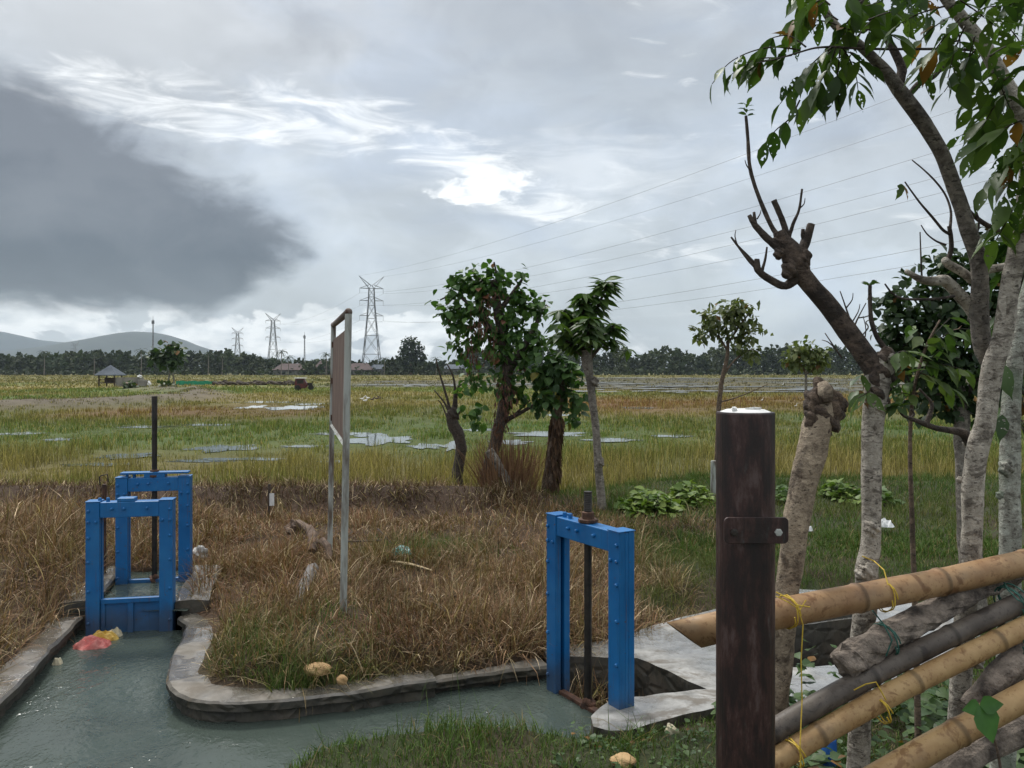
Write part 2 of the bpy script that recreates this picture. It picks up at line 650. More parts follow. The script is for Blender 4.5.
UP = [(-3.36, 6.45), (-2.74, 6.45), (-2.84, 6.9), (-2.98, 7.4), (-3.05, 7.62), (-3.66, 7.55), (-3.58, 7.2)]
LEVEE = [(-30, 40.0), (-24.5, 44.0), (-23, 58.0), (-29.5, 76.0), (-38, 84)]


def dist_line(path, x, y):
    d = np.full(np.shape(x), 1e9)
    for (ax, ay), (bx, by) in zip(path[:-1], path[1:]):
        ex, ey = bx - ax, by - ay
        tt = np.clip(((x - ax) * ex + (y - ay) * ey) / (ex * ex + ey * ey), 0, 1)
        d = np.minimum(d, np.hypot(x - ax - tt * ex, y - ay - tt * ey))
    return d


def yb(x):
    """where the bank ends and the rice field begins"""
    return 12.7 + 2.0 * sstep(.5, 3.5, x) + .5 * (fbm(x * .5, x * 0 + 3, 5) - .5)


def natural_z(x, y):
    x = np.asarray(x, dtype=np.float64)
    y = np.asarray(y, dtype=np.float64)
    f = sstep(-.6, .5, y - yb(x))
    z = .07 * (fbm(x * .9, y * .9, 2) - .5) + .03 * (fbm(x * 3, y * 3, 8) - .5)
    z = z + .22 * np.exp(-((y - 11.7) / .6) ** 2) * (1 - sstep(-.8, 1.2, x)) - .10 * np.exp(-((y - 10.7) / .5) ** 2) * (1 - sstep(-1.2, .2, x))
    z = z + .22 * sstep(3.5, 4.6, -x) * (1 - sstep(9.5, 11, y))
    z = z + .10 * np.exp(-(((x + 1.3) / .8) ** 2 + ((y - 5.9) / .9) ** 2))
    fz = -.15 + .05 * (fbm(x * .4, y * .4, 21) - .5) * (1 - sstep(60, 200, y))
    z = z * (1 - f) + fz * f
    dl = dist_line(LEVEE, x, y)
    z = z + .55 * np.exp(-(dl / 1.6) ** 2) * (.7 + .6 * vnoise(x * .6, y * .3, 31))
    return z


def ground_z(x, y, pit=True):
    z = natural_z(x, y)
    if not pit:
        return z
    x = np.asarray(x, dtype=np.float64)
    y = np.asarray(y, dtype=np.float64)
    near = (np.abs(x) < 6) & (y > -1) & (y < 10)
    if np.any(near):
        xx, yy = x[near], y[near]
        zz = z[near]
        dw = inside_sd(WATER, xx, yy)
        dp = inside_sd(PAD, xx, yy)
        du = inside_sd(UP, xx, yy)
        dh = inside_sd(HOLE2, xx, yy)
        b1 = inside_sd(B1, xx, yy)
        soft = (xx > -2.1) & (yy < 4.62) & (xx < .62)
        zs = np.minimum(zz, -.55 + .62 * sstep(-.45, .28, dw))
        zw = np.where(dw < .10, -.7, zz)
        zz = np.where(soft, zs, zw)
        hole = np.minimum(dh, b1)
        zz = np.where(dp < .03, np.minimum(zz, T - .06), zz)
        zz = np.where(hole < .16, np.where((dp > 0) & (hole > 0), np.minimum(zz, T - .06), np.where(b1 < .16, -.38, -.7)), zz)
        zz = np.where(du < .08, -.6, zz)
        zz = np.where((dp > .03) & (dp < .4), np.minimum(zz, T - .055 + .3 * (dp - .03)), zz)
        # the ground stays just under the tops of the copings beside them
        m = np.minimum(np.where(soft, 9, dw), np.minimum(dp, 9))
        zz = np.where((m > .1) & (m < .35), np.minimum(zz, T - .03 + .25 * (m - .1)), zz)
        z[near] = zz
    return z


# ------------------------------------------------------------------ colours of what grows and of the soil
C_OLIVE, C_STRAW, C_GREEN, C_RUST = (.15, .158, .042), (.25, .205, .078), (.078, .17, .034), (.225, .12, .052)
C_DRY, C_DRYD, C_LAWN = (.285, .172, .096), (.095, .055, .034), (.062, .095, .026)


def field_zone(x, y):
    """colour of the rice at a place in the field"""
    n1 = fbm(x * .16 + 3, y * .10, 41)
    n2 = fbm(x * .06, y * .035 + 7, 43)
    c = mixc(C_OLIVE, C_STRAW, sstep(.38, .62, n1))
    right = sstep(2, 9, x - .12 * (y - 20))
    green = sstep(15, 25, y) * (1 - sstep(29, 42, y)) * (1 - .7 * right)
    c = mixc(c, C_GREEN, np.clip(green * (.35 + 1.1 * (n1 - .25)), 0, 1) * .95)
    c = mixc(c, C_GREEN, sstep(.52, .68, n2) * .55)
    rl = np.exp(-((y - 40) / 6.5) ** 2) * (1 - sstep(-11, -7, x)) * sstep(-23, -19, x)
    rr = np.exp(-((y - 52) / 13) ** 2) * sstep(-2, 4, x - .05 * y)
    c = mixc(c, C_RUST, np.clip((rl * 1.1 + rr * .95) * (.35 + n1), 0, .9))
    far = sstep(85, 150, y)
    c = mixc(c, (.135, .12, .045), far * .7)
    return c


def flooded(x, y):
    """the ploughed, flooded strip across the field"""
    n = fbm(x * .05, y * .03, 77)
    near_edge = 74 + 14 * (n - .5) + 6 * sstep(60, 120, x) + 26 * (1 - sstep(-10, 26, x))
    far_edge = 235 + 40 * (n - .5) - 60 * (1 - sstep(-20, 20, x))
    return sstep(-3, 3, y - near_edge) * (1 - sstep(-12, 12, y - far_edge)) * sstep(-34, -22, x)


def green_here(x, y):
    n = fbm(x * .8, y * .6, 51)
    g = sstep(.55, 1.6, x + 1.4 * (n - .5) + .10 * (y - 7)) * sstep(4.0, 4.4, y)
    g = np.maximum(g, .8 * np.exp(-(((x + .85) / .55) ** 2 + ((y - 8.4) / .6) ** 2)))
    g = np.maximum(g, .55 * np.exp(-(((x + 1.75) / .5) ** 2 + ((y - 5.35) / .55) ** 2)))
    g = np.maximum(g, sstep(-1, -.2, 4.55 - y) * (x > -1.6))
    g = np.maximum(g, .6 * np.exp(-(((x + 3.5) / .5) ** 2 + ((y - 4.6) / .5) ** 2)))
    brown_r = np.exp(-(((x - 1.9) / 1.3) ** 2 + ((y - 9.6) / .8) ** 2)) * .7 + np.exp(-(((x - 1.0) / .8) ** 2 + ((y - 6.6) / .6) ** 2)) * .8
    return np.clip(g - brown_r * (n < .6), 0, 1)


def ground_col(x, y):
    f = sstep(-.6, .5, y - yb(x))
    g = green_here(x, y)
    c = mixc((.065, .042, .026), (.035, .042, .018), g)
    c = mixc(c, (.05, .034, .022), sstep(.45, .6, fbm(x * 1.3, y * 1.3, 61)) * .6)
    ridge = np.exp(-((y - 11.4) / .9) ** 2) * (1 - sstep(-.6, 1.6, x))
    c = mixc(c, (.05, .032, .022), ridge * .8)
    fc = field_zone(x, y) * (.5 + .45 * sstep(30, 120, y))[..., None]
    fl = flooded(x, y)
    fc = mixc(fc, (.075, .068, .042), fl * .85)
    c = mixc(c, fc, f)
    dl = dist_line(LEVEE, x, y)
    c = mixc(c, (.125, .105, .08), np.exp(-(dl / 2.2) ** 2))
    return c


def axis(core0, core1, step, growth, lo, hi):
    a = list(np.arange(core0, core1 + 1e-6, step))
    s, p = step, core1
    while p < hi:
        s *= growth
        p += s
        a.append(min(p, hi))
    s, p, b = step, core0, []
    while p > lo:
        s *= growth
        p -= s
        b.append(max(p, lo))
    return np.array(b[::-1] + a)


gx = axis(-4.6, 4.4, .06, 1.07, -5600, 5600)
gy = axis(3.4, 8.6, .06, 1.045, -150, 6300)
GX, GY = np.meshgrid(gx, gy)
gv = np.stack([GX.ravel(), GY.ravel(), ground_z(GX.ravel(), GY.ravel())], 1)
ny, nx = GX.shape
idx = np.arange(nx * ny).reshape(ny, nx)
gq = np.stack([idx[:-1, :-1], idx[:-1, 1:], idx[1:, 1:], idx[1:, :-1]], -1).reshape(-1, 4)


def ground_mat():
    m, t, b = material('ground_soil_and_stubble')
    a = t.node('ShaderNodeAttribute', attribute_name='Col').outputs['Color']
    p = geo_pos(t)
    n1 = t.noise(p, 3.5, 6., .65)
    n2 = t.noise(t.mapv(p, scale=(.12, .6, 1)), 1., 5., .6)
    k = t.m('MULTIPLY', t.m('MULTIPLY_ADD', n1, .9, .55), t.m('MULTIPLY_ADD', n2, .7, .65))
    cc = t.node('ShaderNodeCombineColor')
    for i in range(3):
        t.put(cc.inputs[i], k)
    t.put(b.inputs['Base Color'], t.mix(1.0, a, cc.outputs[0], 'MULTIPLY'))
    b.inputs['Roughness'].default_value = .9
    b.inputs['Specular IOR Level'].default_value = .2
    t.put(b.inputs['Normal'], t.bump(t.noise(p, 14., 5., .7), .7, .04))
    return m


ground = np_mesh('ground', gv, [gq], ground_mat(), cols=ground_col(GX.ravel(), GY.ravel()), smooth=True)
tag(ground, kind='structure')


# ------------------------------------------------------------------ water
def water_mat(name, base, rough, bump, scale, stretch=(1, 1, 1), bdist=.01):
    m, t, b = material(name)
    p = geo_pos(t)
    n = t.noise(p, 1.6, 3.)
    t.put(b.inputs['Base Color'], t.ramp(n, [(.3, tuple(q * .85 for q in base)), (.7, tuple(q * 1.15 for q in base))]))
    b.inputs['Roughness'].default_value = rough
    b.inputs['IOR'].default_value = 1.33
    b.inputs['Specular IOR Level'].default_value = .5
    h = t.m('ADD', t.noise(t.mapv(p, scale=stretch), scale, 3., .55, .5), t.m('MULTIPLY', t.noise(p, scale * 3.3, 2., .5, .3), .35))
    patch = t.smooth(.35, .65, t.noise(p, 1.3, 2.))
    h = t.m('MULTIPLY', h, t.m('MULTIPLY_ADD', patch, .8, .35))
    t.put(b.inputs['Normal'], t.bump(h, bump, bdist))
    return m


M_CANAL = water_mat('canal_water', (.054, .070, .060), .06, 1.0, 12., (1.3, .8, 1), .014)
M_FLOOD = water_mat('flood_water', (.09, .095, .085), .32, .5, 2., (1, 1, 1), .02)
M_POND = water_mat('field_water', (.07, .085, .07), .03, .15, 5., (1, 1, 1), .006)

w = MB()
n = 40
xs = np.linspace(-3.9, 3.0, n)
w.add([(-3.7, .4, WZ), (1.4, .4, WZ), (1.4, 4.5, WZ), (.655, 4.66, WZ), (.285, 5.245, WZ), (.285, 6.42, WZ), (-3.7, 6.42, WZ)], [(0, 1, 2, 3, 4, 5, 6)])
tag(w.build('canal_water', M_CANAL), kind='structure')
w = MB()
w.add([(-3.5, 6.40, -.02), (-2.6, 6.40, -.02), (-2.85, 7.8, -.02), (-3.9, 7.8, -.02)], [(0, 1, 2, 3)])
tag(w.build('upstream_water', M_CANAL), kind='structure')

PUDDLES = []       # (x, y, rx, ry) kept clear of rice


def puddle(mb, x, y, rx, ry, seed, z=None, seg=28):
    zz = float(np.max(natural_z(np.array([x, x - rx * .7, x + rx * .7]), np.array([y, y, y])))) + .012 if z is None else z
    vs = [(x, y, zz)]
    for k in range(seg):
        a = 2 * math.pi * k / seg
        r = 1 + .38 * math.sin(2 * a + seed) * math.sin(3 * a + seed * 1.7) + .2 * math.sin(7 * a + seed * 2.3)
        vs.append((x + rx * r * math.cos(a), y + ry * r * math.sin(a), zz))
    mb.add(vs, [(0, 1 + k, 1 + (k + 1) % seg) for k in range(seg)])
    PUDDLES.append((x, y, rx, ry))


pm = MB()
for i, (u, v, ru, rv) in enumerate([(290, 408, 26, 3.2), (252, 407, 10, 3), (312, 404, 14, 1.6), (275, 402, 30, 1.2), (150, 427, 26, 2), (205, 425, 26, 1.6), (122, 457, 26, 4.5), (92, 465, 34, 2.5),
                                    (225, 448, 34, 5), (250, 459, 46, 2.2), (385, 441, 32, 7), (372, 436, 16, 3), (425, 447, 16, 4), (340, 434, 30, 2), (545, 434, 34, 4), (612, 440, 24, 3.2),
                                    (512, 442, 20, 4), (455, 446, 9, 8), (672, 437, 20, 2.0), (15, 434, 24, 2), (60, 440, 18, 2.4), (560, 415, 14, 1.6), (340, 462, 20, 2), (640, 408, 18, 1.2), (795, 398, 12, 1),
                                    (200, 461, 30, 2.2), (300, 447, 20, 2), (478, 430, 14, 2)]):
    g = G(u, v, -.15)
    rx = ru / F * g.y
    ry = rv / F * g.y * g.y / 2.05 * .62
    puddle(pm, g.x, g.y, rx, max(ry, .25), i * 1.37)
tag(pm.build('puddles', M_POND), kind='structure')
fm = MB()
for i in range(95):
    y = 76 + 165 * random.random() ** 1.5
    x = random.uniform(-.32 * y, .95 * y)
    if float(flooded(np.array([x]), np.array([y]))[0]) < .6:
        continue
    puddle(fm, x, y, random.uniform(3, 12) * (y / 100) ** .5, random.uniform(.5, 1.5) * (y / 95), i * .77, z=-.11 + .0006 * i, seg=20)
for i, (u, v, ru, rv) in enumerate([(700, 378.2, 130, .45), (620, 391.5, 60, 1.0), (770, 389.5, 130, .9), (870, 384, 60, .8), (940, 381, 80, .6), (655, 387, 70, .7), (600, 384, 40, .6), (430, 386.5, 26, .6), (700, 393, 36, .7)]):
    g = G(u, v, -.11)
    for q in range(9):
        puddle(fm, g.x + random.uniform(-1, 1) * ru / F * g.y, g.y + random.gauss(0, .9) * rv / F * g.y * g.y / 2.05, random.uniform(.05, .22) * ru / F * g.y, random.uniform(.25, .7) * rv / F * g.y * g.y / 2.05, i * 2.1 + q, z=-.008 + .0006 * (i * 9 + q), seg=24)
tag(fm.build('flooded_field_water', M_FLOOD), kind='structure')


# ------------------------------------------------------------------ concrete
def concrete_mat(name, c1, c2, wet=.6, bump=.35, rubble=False, wetscale=2.2):
    m, t, b = material(name)
    p = geo_pos(t)
    n = t.noise(p, 7., 6., .65)
    col = t.ramp(n, [(.3, c1), (.68, c2)])
    sp = t.node('ShaderNodeSeparateXYZ')
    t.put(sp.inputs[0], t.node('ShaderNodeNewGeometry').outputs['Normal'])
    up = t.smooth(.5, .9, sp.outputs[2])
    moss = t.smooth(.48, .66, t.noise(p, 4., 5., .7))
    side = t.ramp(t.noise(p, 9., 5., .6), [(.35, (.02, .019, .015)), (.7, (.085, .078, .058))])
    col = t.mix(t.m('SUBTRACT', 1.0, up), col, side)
    col = t.mix(t.m('MULTIPLY', moss, .35), col, (.07, .06, .035))
    wetm = t.smooth(.40, .56, t.noise(p, wetscale, 3., .5))
    stain = t.smooth(.5, .62, t.noise(t.mapv(p, scale=(1, 1.6, 1)), 2.7, 6., .7, .5))
    col = t.mix(t.m('MULTIPLY', stain, .75), col, (.105, .085, .06))
    t.put(b.inputs['Base Color'], t.mix(t.m('MULTIPLY', wetm, .35), col, (.09, .085, .075)))
    t.put(b.inputs['Roughness'], t.m('MULTIPLY_ADD', t.m('MULTIPLY', wetm, up), -.62 * wet / .6, .72))
    t.put(b.inputs['Coat Weight'], t.m('MULTIPLY', t.m('MULTIPLY', wetm, up), wet))
    b.inputs['Coat Roughness'].default_value = .06
    h = t.noise(p, 26., 6., .7)
    if rubble:
        v = t.node('ShaderNodeTexVoronoi', feature='DISTANCE_TO_EDGE')
        v.inputs['Scale'].default_value = 7.
        t.put(v.inputs['Vector'], t.mapv(p, scale=(1, 1, 1.3)))
        h = t.m('ADD', t.m('MULTIPLY', h, .4), t.m('MULTIPLY', t.m('SUBTRACT', 1.0, up), t.smooth(0., .25, v.outputs['Distance'])))
    t.put(b.inputs['Normal'], t.bump(h, bump, .02))
    return m


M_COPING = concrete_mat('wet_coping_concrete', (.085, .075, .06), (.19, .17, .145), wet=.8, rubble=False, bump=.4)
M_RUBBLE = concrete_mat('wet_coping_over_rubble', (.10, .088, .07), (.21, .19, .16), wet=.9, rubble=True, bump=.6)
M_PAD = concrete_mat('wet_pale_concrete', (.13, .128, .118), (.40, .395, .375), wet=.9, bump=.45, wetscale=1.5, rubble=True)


def coping(name, path, width, side, mat, ztop, zbot=-.75, jit=.018, label=None, lip=.0):
    """a low wall along path (its water-side edge); width may vary along it"""
    pts, wd = [], []
    if not hasattr(width, '__len__'):
        width = [width] * len(path)
    for i in range(len(path) - 1):
        a, b = Vector((*path[i], 0)), Vector((*path[i + 1], 0))
        k = max(1, int((b - a).length / .045))
        for j in range(k):
            pts.append(a.lerp(b, j / k))
            wd.append(width[i] + (width[i + 1] - width[i]) * j / k)
    pts.append(Vector((*path[-1], 0)))
    wd.append(width[-1])
    mb = MB()
    vs = []
    n = len(pts)
    for i, p in enumerate(pts):
        tg = (pts[min(i + 1, n - 1)] - pts[max(i - 1, 0)]).normalized()
        nm = Vector((tg.y, -tg.x, 0)) * side          # away from the water
        j = jit * (2 * float(vnoise(p.x * 3.2, p.y * 3.2, 91)) - 1) + jit * .5 * (2 * float(vnoise(p.x * 9, p.y * 9, 92)) - 1)
        zt = ztop + .022 * (float(vnoise(p.x * 3, p.y * 3, 95)) - .5) 
        ch = .010 + .012 * float(vnoise(p.x * 4, p.y * 4, 97))
        e = p + nm * j
        rb = .03 * float(vnoise(p.x * 11, p.y * 11, 93)) + .02 * float(vnoise(p.x * 23, p.y * 23, 94))
        for q, z in ((e + nm * .06, zbot), (e + nm * (.012 + rb), zt - .125), (e + nm * (.018 + rb), zt - .075), (e + nm * .004, zt - .058), (e, zt - ch), (e + nm * ch, zt), (e + nm * wd[i] * .55, zt + .016 * (float(vnoise(p.x * 6, p.y * 6, 99)) - .5)), (e + nm * wd[i], zt - .01), (e + nm * wd[i], zbot)):
            vs.append((q.x, q.y, z))
    k = 9
    fs = []
    for i in range(n - 1):
        for c in range(k - 1):
            f = (i * k + c, i * k + c + 1, (i + 1) * k + c + 1, (i + 1) * k + c)
            fs.append(f if side > 0 else f[::-1])
    fs.append(tuple(range(k)))
    fs.append(tuple((n - 1) * k + c for c in range(k))[::-1])
    mb.add(vs, fs)
    o = mb.build(name, mat)
    return tag(o, label, 'canal wall')


coping('canal_wall', LEFT_EDGE, [.3, .3, .24, .24, .26, .34], -1, M_COPING, T,
       label='straight low concrete wall along the brown grass on the canal\'s left edge')
coping('canal_wall', ISLAND_EDGE, [.2, .22, .26, .28, .32, .36, .40, .40, .38, .34, .28, .25, .22, .2], -1, M_RUBBLE, T,
       label='curved wet concrete wall rounding the grassy point below the signboard')
coping('canal_wall', ISLAND_EDGE_B, [.2, .22, .22, .22], -1, M_RUBBLE, T - .035, jit=.045,
       label='broken stony stretch of canal wall left of the single blue gate')
coping('canal_wall', [(-3.36, 6.45), (-3.58, 7.2), (-3.68, 7.6)], .26, -1, M_COPING, .05,
       label='short concrete wall on the left side between the two paired blue gates')
coping('canal_wall', [(-2.74, 6.45), (-2.84, 6.9), (-2.98, 7.4), (-3.04, 7.6)], .26, 1, M_COPING, .05,
       label='short concrete wall on the right side between the two paired blue gates')


def ragged(lp, step=.07, amp=.012):
    out = []
    for (ax, ay), (bx, by) in zip(lp, lp[1:] + lp[:1]):
        k = max(1, int(math.hypot(bx - ax, by - ay) / step))
        for j in range(k):
            x, y = ax + (bx - ax) * j / k, ay + (by - ay) * j / k
            out.append((x + amp * 2 * (float(vnoise(x * 9, y * 9, 131)) - .5), y + amp * 2 * (float(vnoise(x * 9, y * 9, 132)) - .5)))
    return out


def apron():
    loops = [ragged(PAD), ragged(HOLE2)]
    tri_in = [[Vector((x, y, 0)) for x, y in lp] for lp in loops]
    flat = [p for lp in loops for p in lp]
    tris = tessellate_polygon(tri_in)
    mb = MB()

    def zt(x, y):
        return T + .012 * (float(vnoise(x * 2, y * 2, 123)) - .5)
    mb.add([(x, y, zt(x, y)) for x, y in flat], [tuple(tr) for tr in tris])
    for lp in loops:
        nn = len(lp)
        for i in range(nn):
            (ax, ay), (bx, by) = lp[i], lp[(i + 1) % nn]
            mb.add([(ax, ay, zt(ax, ay)), (bx, by, zt(bx, by)), (bx, by, -.75), (ax, ay, -.75)], [(0, 1, 2, 3)])
    o = mb.build('concrete_apron', M_PAD)
    return tag(o, 'pale wet concrete apron with two dark pits to the right of the single blue gate', 'concrete slab')


apron()
# raised lip at the far pit, and the pale slab behind it
mb = MB()
mb.box((-.62, -.06, -.06), (.62, .06, .035), Matrix.Translation((2.22, 6.22, T)) @ Matrix.Rotation(math.atan2(.4, 1.02), 4, 'Z'))
o = mb.build('concrete_kerb', M_PAD, bevel=.012)
tag(o, 'pale concrete kerb along the far edge of the dark pit below the top bamboo rail', 'kerb')


# ------------------------------------------------------------------ far hills
def hill_mesh(name, prof, Y, depth, mat, seed, ext=1.25):
    """prof: (u, v) of the skyline seen from the camera; a real ridge with slopes before and behind it"""
    us = np.array([p[0] for p in prof], dtype=float)
    hs = np.array([(HV - p[1]) / F * Y + CH for p in prof])
    xs = np.linspace((us[0] - CX) / F * Y, (us[-1] - CX) / F * Y, 150)
    h = np.interp(xs, (us - CX) / F * Y, hs)
    ker = np.hanning(9)
    h = np.convolve(np.pad(h, 4, 'edge'), ker / ker.sum(), 'valid')
    rows = np.linspace(-1, 1, 25)
    V = []
    for r in rows:
        s = np.cos(r * math.pi / 2) ** 1.3
        yy = Y + r * depth
        spur = 1 + .28 * (fbm(xs / 260 + seed, np.full_like(xs, yy / 420), seed, 4) - .5) * 2 * (1 - s) * 1.4
        z = h * s * spur - 3 + 5 * fbm(xs / 60, np.full_like(xs, yy / 60), seed + 5) * s
        V.append(np.stack([xs, np.full_like(xs, yy), z], 1))
    V = np.concatenate(V)
    idx = np.arange(len(V)).reshape(25, 150)
    q = np.stack([idx[:-1, :-1], idx[:-1, 1:], idx[1:, 1:], idx[1:, :-1]], -1).reshape(-1, 4)
    return tag(np_mesh(name, V, [q], mat, smooth=True), kind='structure')


M_HILL = simple_mat('forested_hill', (.014, .022, .014), (.03, .04, .022), scale=.012, rough=.95, bump=.0)
hill_mesh('hill', [(-120, 372), (-40, 360), (20, 351), (60, 346), (85, 341.5), (110, 336.5), (128, 333), (142, 331.5), (158, 332.5), (172, 337), (188, 344), (205, 349.5), (235, 355), (290, 359.5), (350, 363), (430, 369), (470, 372)],
          4300, 900, M_HILL, 3)
hill_mesh('mountain', [(-420, 372), (-300, 350), (-160, 336), (-60, 328), (0, 331), (22, 336), (45, 341), (75, 343), (130, 352), (220, 365), (300, 372)], 5700, 400, M_HILL, 9)

# ------------------------------------------------------------------ the air
hz = MB()
hz.box((-5900, -240, -3), (5900, 6500, 332))
hm_ = bpy.data.materials.new('haze_air')
hm_.use_nodes = True
ht = hm_.node_tree
for nd in list(ht.nodes):
    if nd.type == 'BSDF_PRINCIPLED':
        ht.nodes.remove(nd)
pv = ht.nodes.new('ShaderNodeVolumePrincipled')
pv.inputs['Color'].default_value = (.72, .86, 1.0, 1)
pv.inputs['Density'].default_value = 0.0001
pv.inputs['Anisotropy'].default_value = .2
ht.links.new(pv.outputs[0], [nd for nd in ht.nodes if nd.type == 'OUTPUT_MATERIAL'][0].inputs['Volume'])
ho = hz.build('haze', hm_)
tag(ho, kind='stuff')
# ================================================================== sluice gates
def paint_mat(name, base, dark, rust=(.09, .035, .015), rough=.38):
    m, t, b = material(name)
    p = geo_pos(t)
    n = t.noise(p, 5., 5., .6)
    c = t.ramp(n, [(.3, dark), (.65, base)])
    streak = t.noise(t.mapv(p, scale=(30, 30, 2.2)), 1., 4., .6)
    c = t.mix(t.m('MULTIPLY', t.smooth(.58, .72, streak), .4), c, tuple(q * .45 for q in base))
    chip = t.smooth(.67, .70, t.noise(p, 42., 3., .6))
    c = t.mix(t.m('MULTIPLY', chip, .8), c, rust)
    sx_ = t.node('ShaderNodeSeparateXYZ')
    t.put(sx_.inputs[0], p)
    gr = t.smooth(.10, -.12, t.m('ADD', sx_.outputs[2], t.m('MULTIPLY', t.m('SUBTRACT', n, .5), .35)))
    c = t.mix(t.m('MULTIPLY', gr, .6), c, (.055, .05, .038))
    fade = t.smooth(.5, .7, t.noise(p, 3.2, 4., .6))
    c = t.mix(t.m('MULTIPLY', fade, .22), c, (.04, .19, .38))
    run = t.smooth(.60, .70, t.noise(t.mapv(p, scale=(45, 45, 1.6)), 1., 3., .6))
    c = t.mix(t.m('MULTIPLY', run, .35), c, rust)
    t.put(b.inputs['Base Color'], c)
    t.put(b.inputs['Roughness'], t.m('MULTIPLY_ADD', n, .3, rough - .1))
    t.put(b.inputs['Normal'], t.bump(t.noise(p, 60., 3.), .08, .005))
    return m


M_BLUE = paint_mat('blue_paint', (.004, .135, .37), (.003, .10, .29))
M_IRON = simple_mat('dark_oily_iron', (.012, .011, .010), (.04, .033, .027), 14., .5, .25, .004, metallic=.3)
M_RUSTED = simple_mat('rusted_iron', (.035, .018, .012), (.12, .055, .03), 16., .8, .3, .004)
M_MUD = simple_mat('mud_splash', (.12, .09, .055), (.22, .17, .11), 20., .6, .3, .006)


def rods(mb, r, z0, z1, x=0, y=0, thread=0, seg=12):
    prof = [(r, z0)]
    if thread:
        z = z0 + .01
        while z < z1 - .01:
            prof += [(r * .9, z), (r * 1.02, z + .004)]
            z += thread
    prof.append((r, z1))
    mb.lathe(prof, seg, (x, y, 0))


def sluice_gate(label, loc, rz, H=1.09, Wd=.66, spindle=None, stub=False, top_plate=False, plate_top=None, group=None, plate_mat=None):
    """local: x along the gate, y away from the viewer, z up from the water line"""
    r = empty('sluice_gate', loc, label, 'sluice gate', group, rz)
    lw, dp, zb = .102, .115, -.32
    for s in (-1, 1):
        cx = s * (Wd / 2 - lw / 2)
        mb = MB()
        mb.box((cx - lw / 2, -dp / 2, zb), (cx + lw / 2, -.014, H))
        mb.box((cx - lw / 2, .014, zb), (cx + lw / 2, dp / 2, H))
        xo = cx + s * lw / 2
        mb.box((min(xo, xo - s * .05), -.0137, zb), (max(xo, xo - s * .05), .0137, H - .003))
        leg = mb.build('leg', M_BLUE, r, bevel=.004)
        cap = MB()
        cap.box((cx - lw / 2 - .004, -dp / 2 - .004, H), (cx + lw / 2 + .004, dp / 2 + .004, H + .008))
        cap.build('cap_plate', M_BLUE, leg, bevel=.002)
        first = None
        for k, z in enumerate((.10, .36, .60, .80, .93, 1.02)):
            for q in range(2 if k in (4,) else 1):
                bx = cx + s * (.030 if q == 0 else -.025)
                if first is None:
                    bm_ = MB()
                    bm_.lathe([(.012, 0), (.012, .009), (.008, .013), (.003, .014)], 6, M=Matrix.Rotation(R(90), 4, 'X'))
                    first = bm_.build('bolt', M_BLUE, leg)
                    bo = first
                else:
                    bo = first.copy()
                    COL.objects.link(bo)
                    bo.parent = leg
                bo.location = (bx, -dp / 2 - .0005, z * H / 1.09)
    bmb = MB()
    bmb.box((-Wd / 2 + lw + .001, -dp / 2 + .006, H - .125), (Wd / 2 - lw - .001, dp / 2 - .006, H - .003))
    beam = bmb.build('crossbeam', M_BLUE, r, bevel=.005)
    for bx in (-.13, -.04, .13):
        bm_ = MB()
        bm_.lathe([(.011, 0), (.011, .016), (.006, .02)], 6, M=Matrix.Rotation(R(90), 4, 'X'))
        bo = bm_.build('bolt', M_BLUE, beam)
        bo.location = (bx, -dp / 2 + .0055, H - .055)
    for bx in (-.17, -.24 + .01):
        bm_ = MB()
        bm_.lathe([(.014, 0), (.014, .028), (.009, .034)], 6)
        bo = bm_.build('bolt', M_BLUE, beam)
        bo.location = (bx, -.01, H - .0035)
    if stub:
        bm_ = MB()
        bm_.box((-.065, -.05, 0), (.065, .05, .03))
        bo = bm_.build('bearing_block', M_BLUE, beam, bevel=.006)
        bo.location = (-.03, 0, H - .0035)
    if top_plate:
        bm_ = MB()
        bm_.box((-.29, -.05, .03), (.29, .05, .048))
        bm_.box((-.09, -.05, -.004), (.09, .05, .029))
        bo = bm_.build('top_plate', M_BLUE, beam, bevel=.003)
        bo.location = (.01, 0, H)
    if spindle:
        sx, z0, z1 = spindle
        mb = MB()
        rods(mb, .0235, z0, z1 - .22, sx)
        rods(mb, .026, z1 - .22, z1, sx, thread=.011)
        sp_ = mb.build('spindle', M_IRON, r, smooth=False)
        mb = MB()
        mb.lathe([(.062, H + .001), (.062, H + .02), (.040, H + .022), (.040, H + .062), (.03, H + .066)], 8, (sx, 0, 0))
        mb.build('nut', M_RUSTED, sp_, bevel=.002)
        mb = MB()
        mb.blob((sx, 0, z0 + .0), (.045, .045, .05), 18, 12, .16, 3.1)
        mb.build('rod_foot', M_RUSTED, sp_)
    if plate_top is not None:
        mb = MB()
        a = Wd / 2 - lw - .002
        mb.box((-a, -.0125, zb), (a, .0125, plate_top))
        gp = mb.build('gate_plate', plate_mat or M_BLUE, r, bevel=.002)
        mb = MB()
        mb.box((-a, -.034, plate_top - .035), (a, -.013, plate_top + .002))
        mb.box((-.022, -.030, zb + .01), (.022, -.0132, plate_top - .0355))
        mb.box((-a, -.030, -.06), (-a + .03, -.0132, plate_top - .0355))
        mb.build('stiffener', plate_mat or M_BLUE, gp, bevel=.003)
    return r


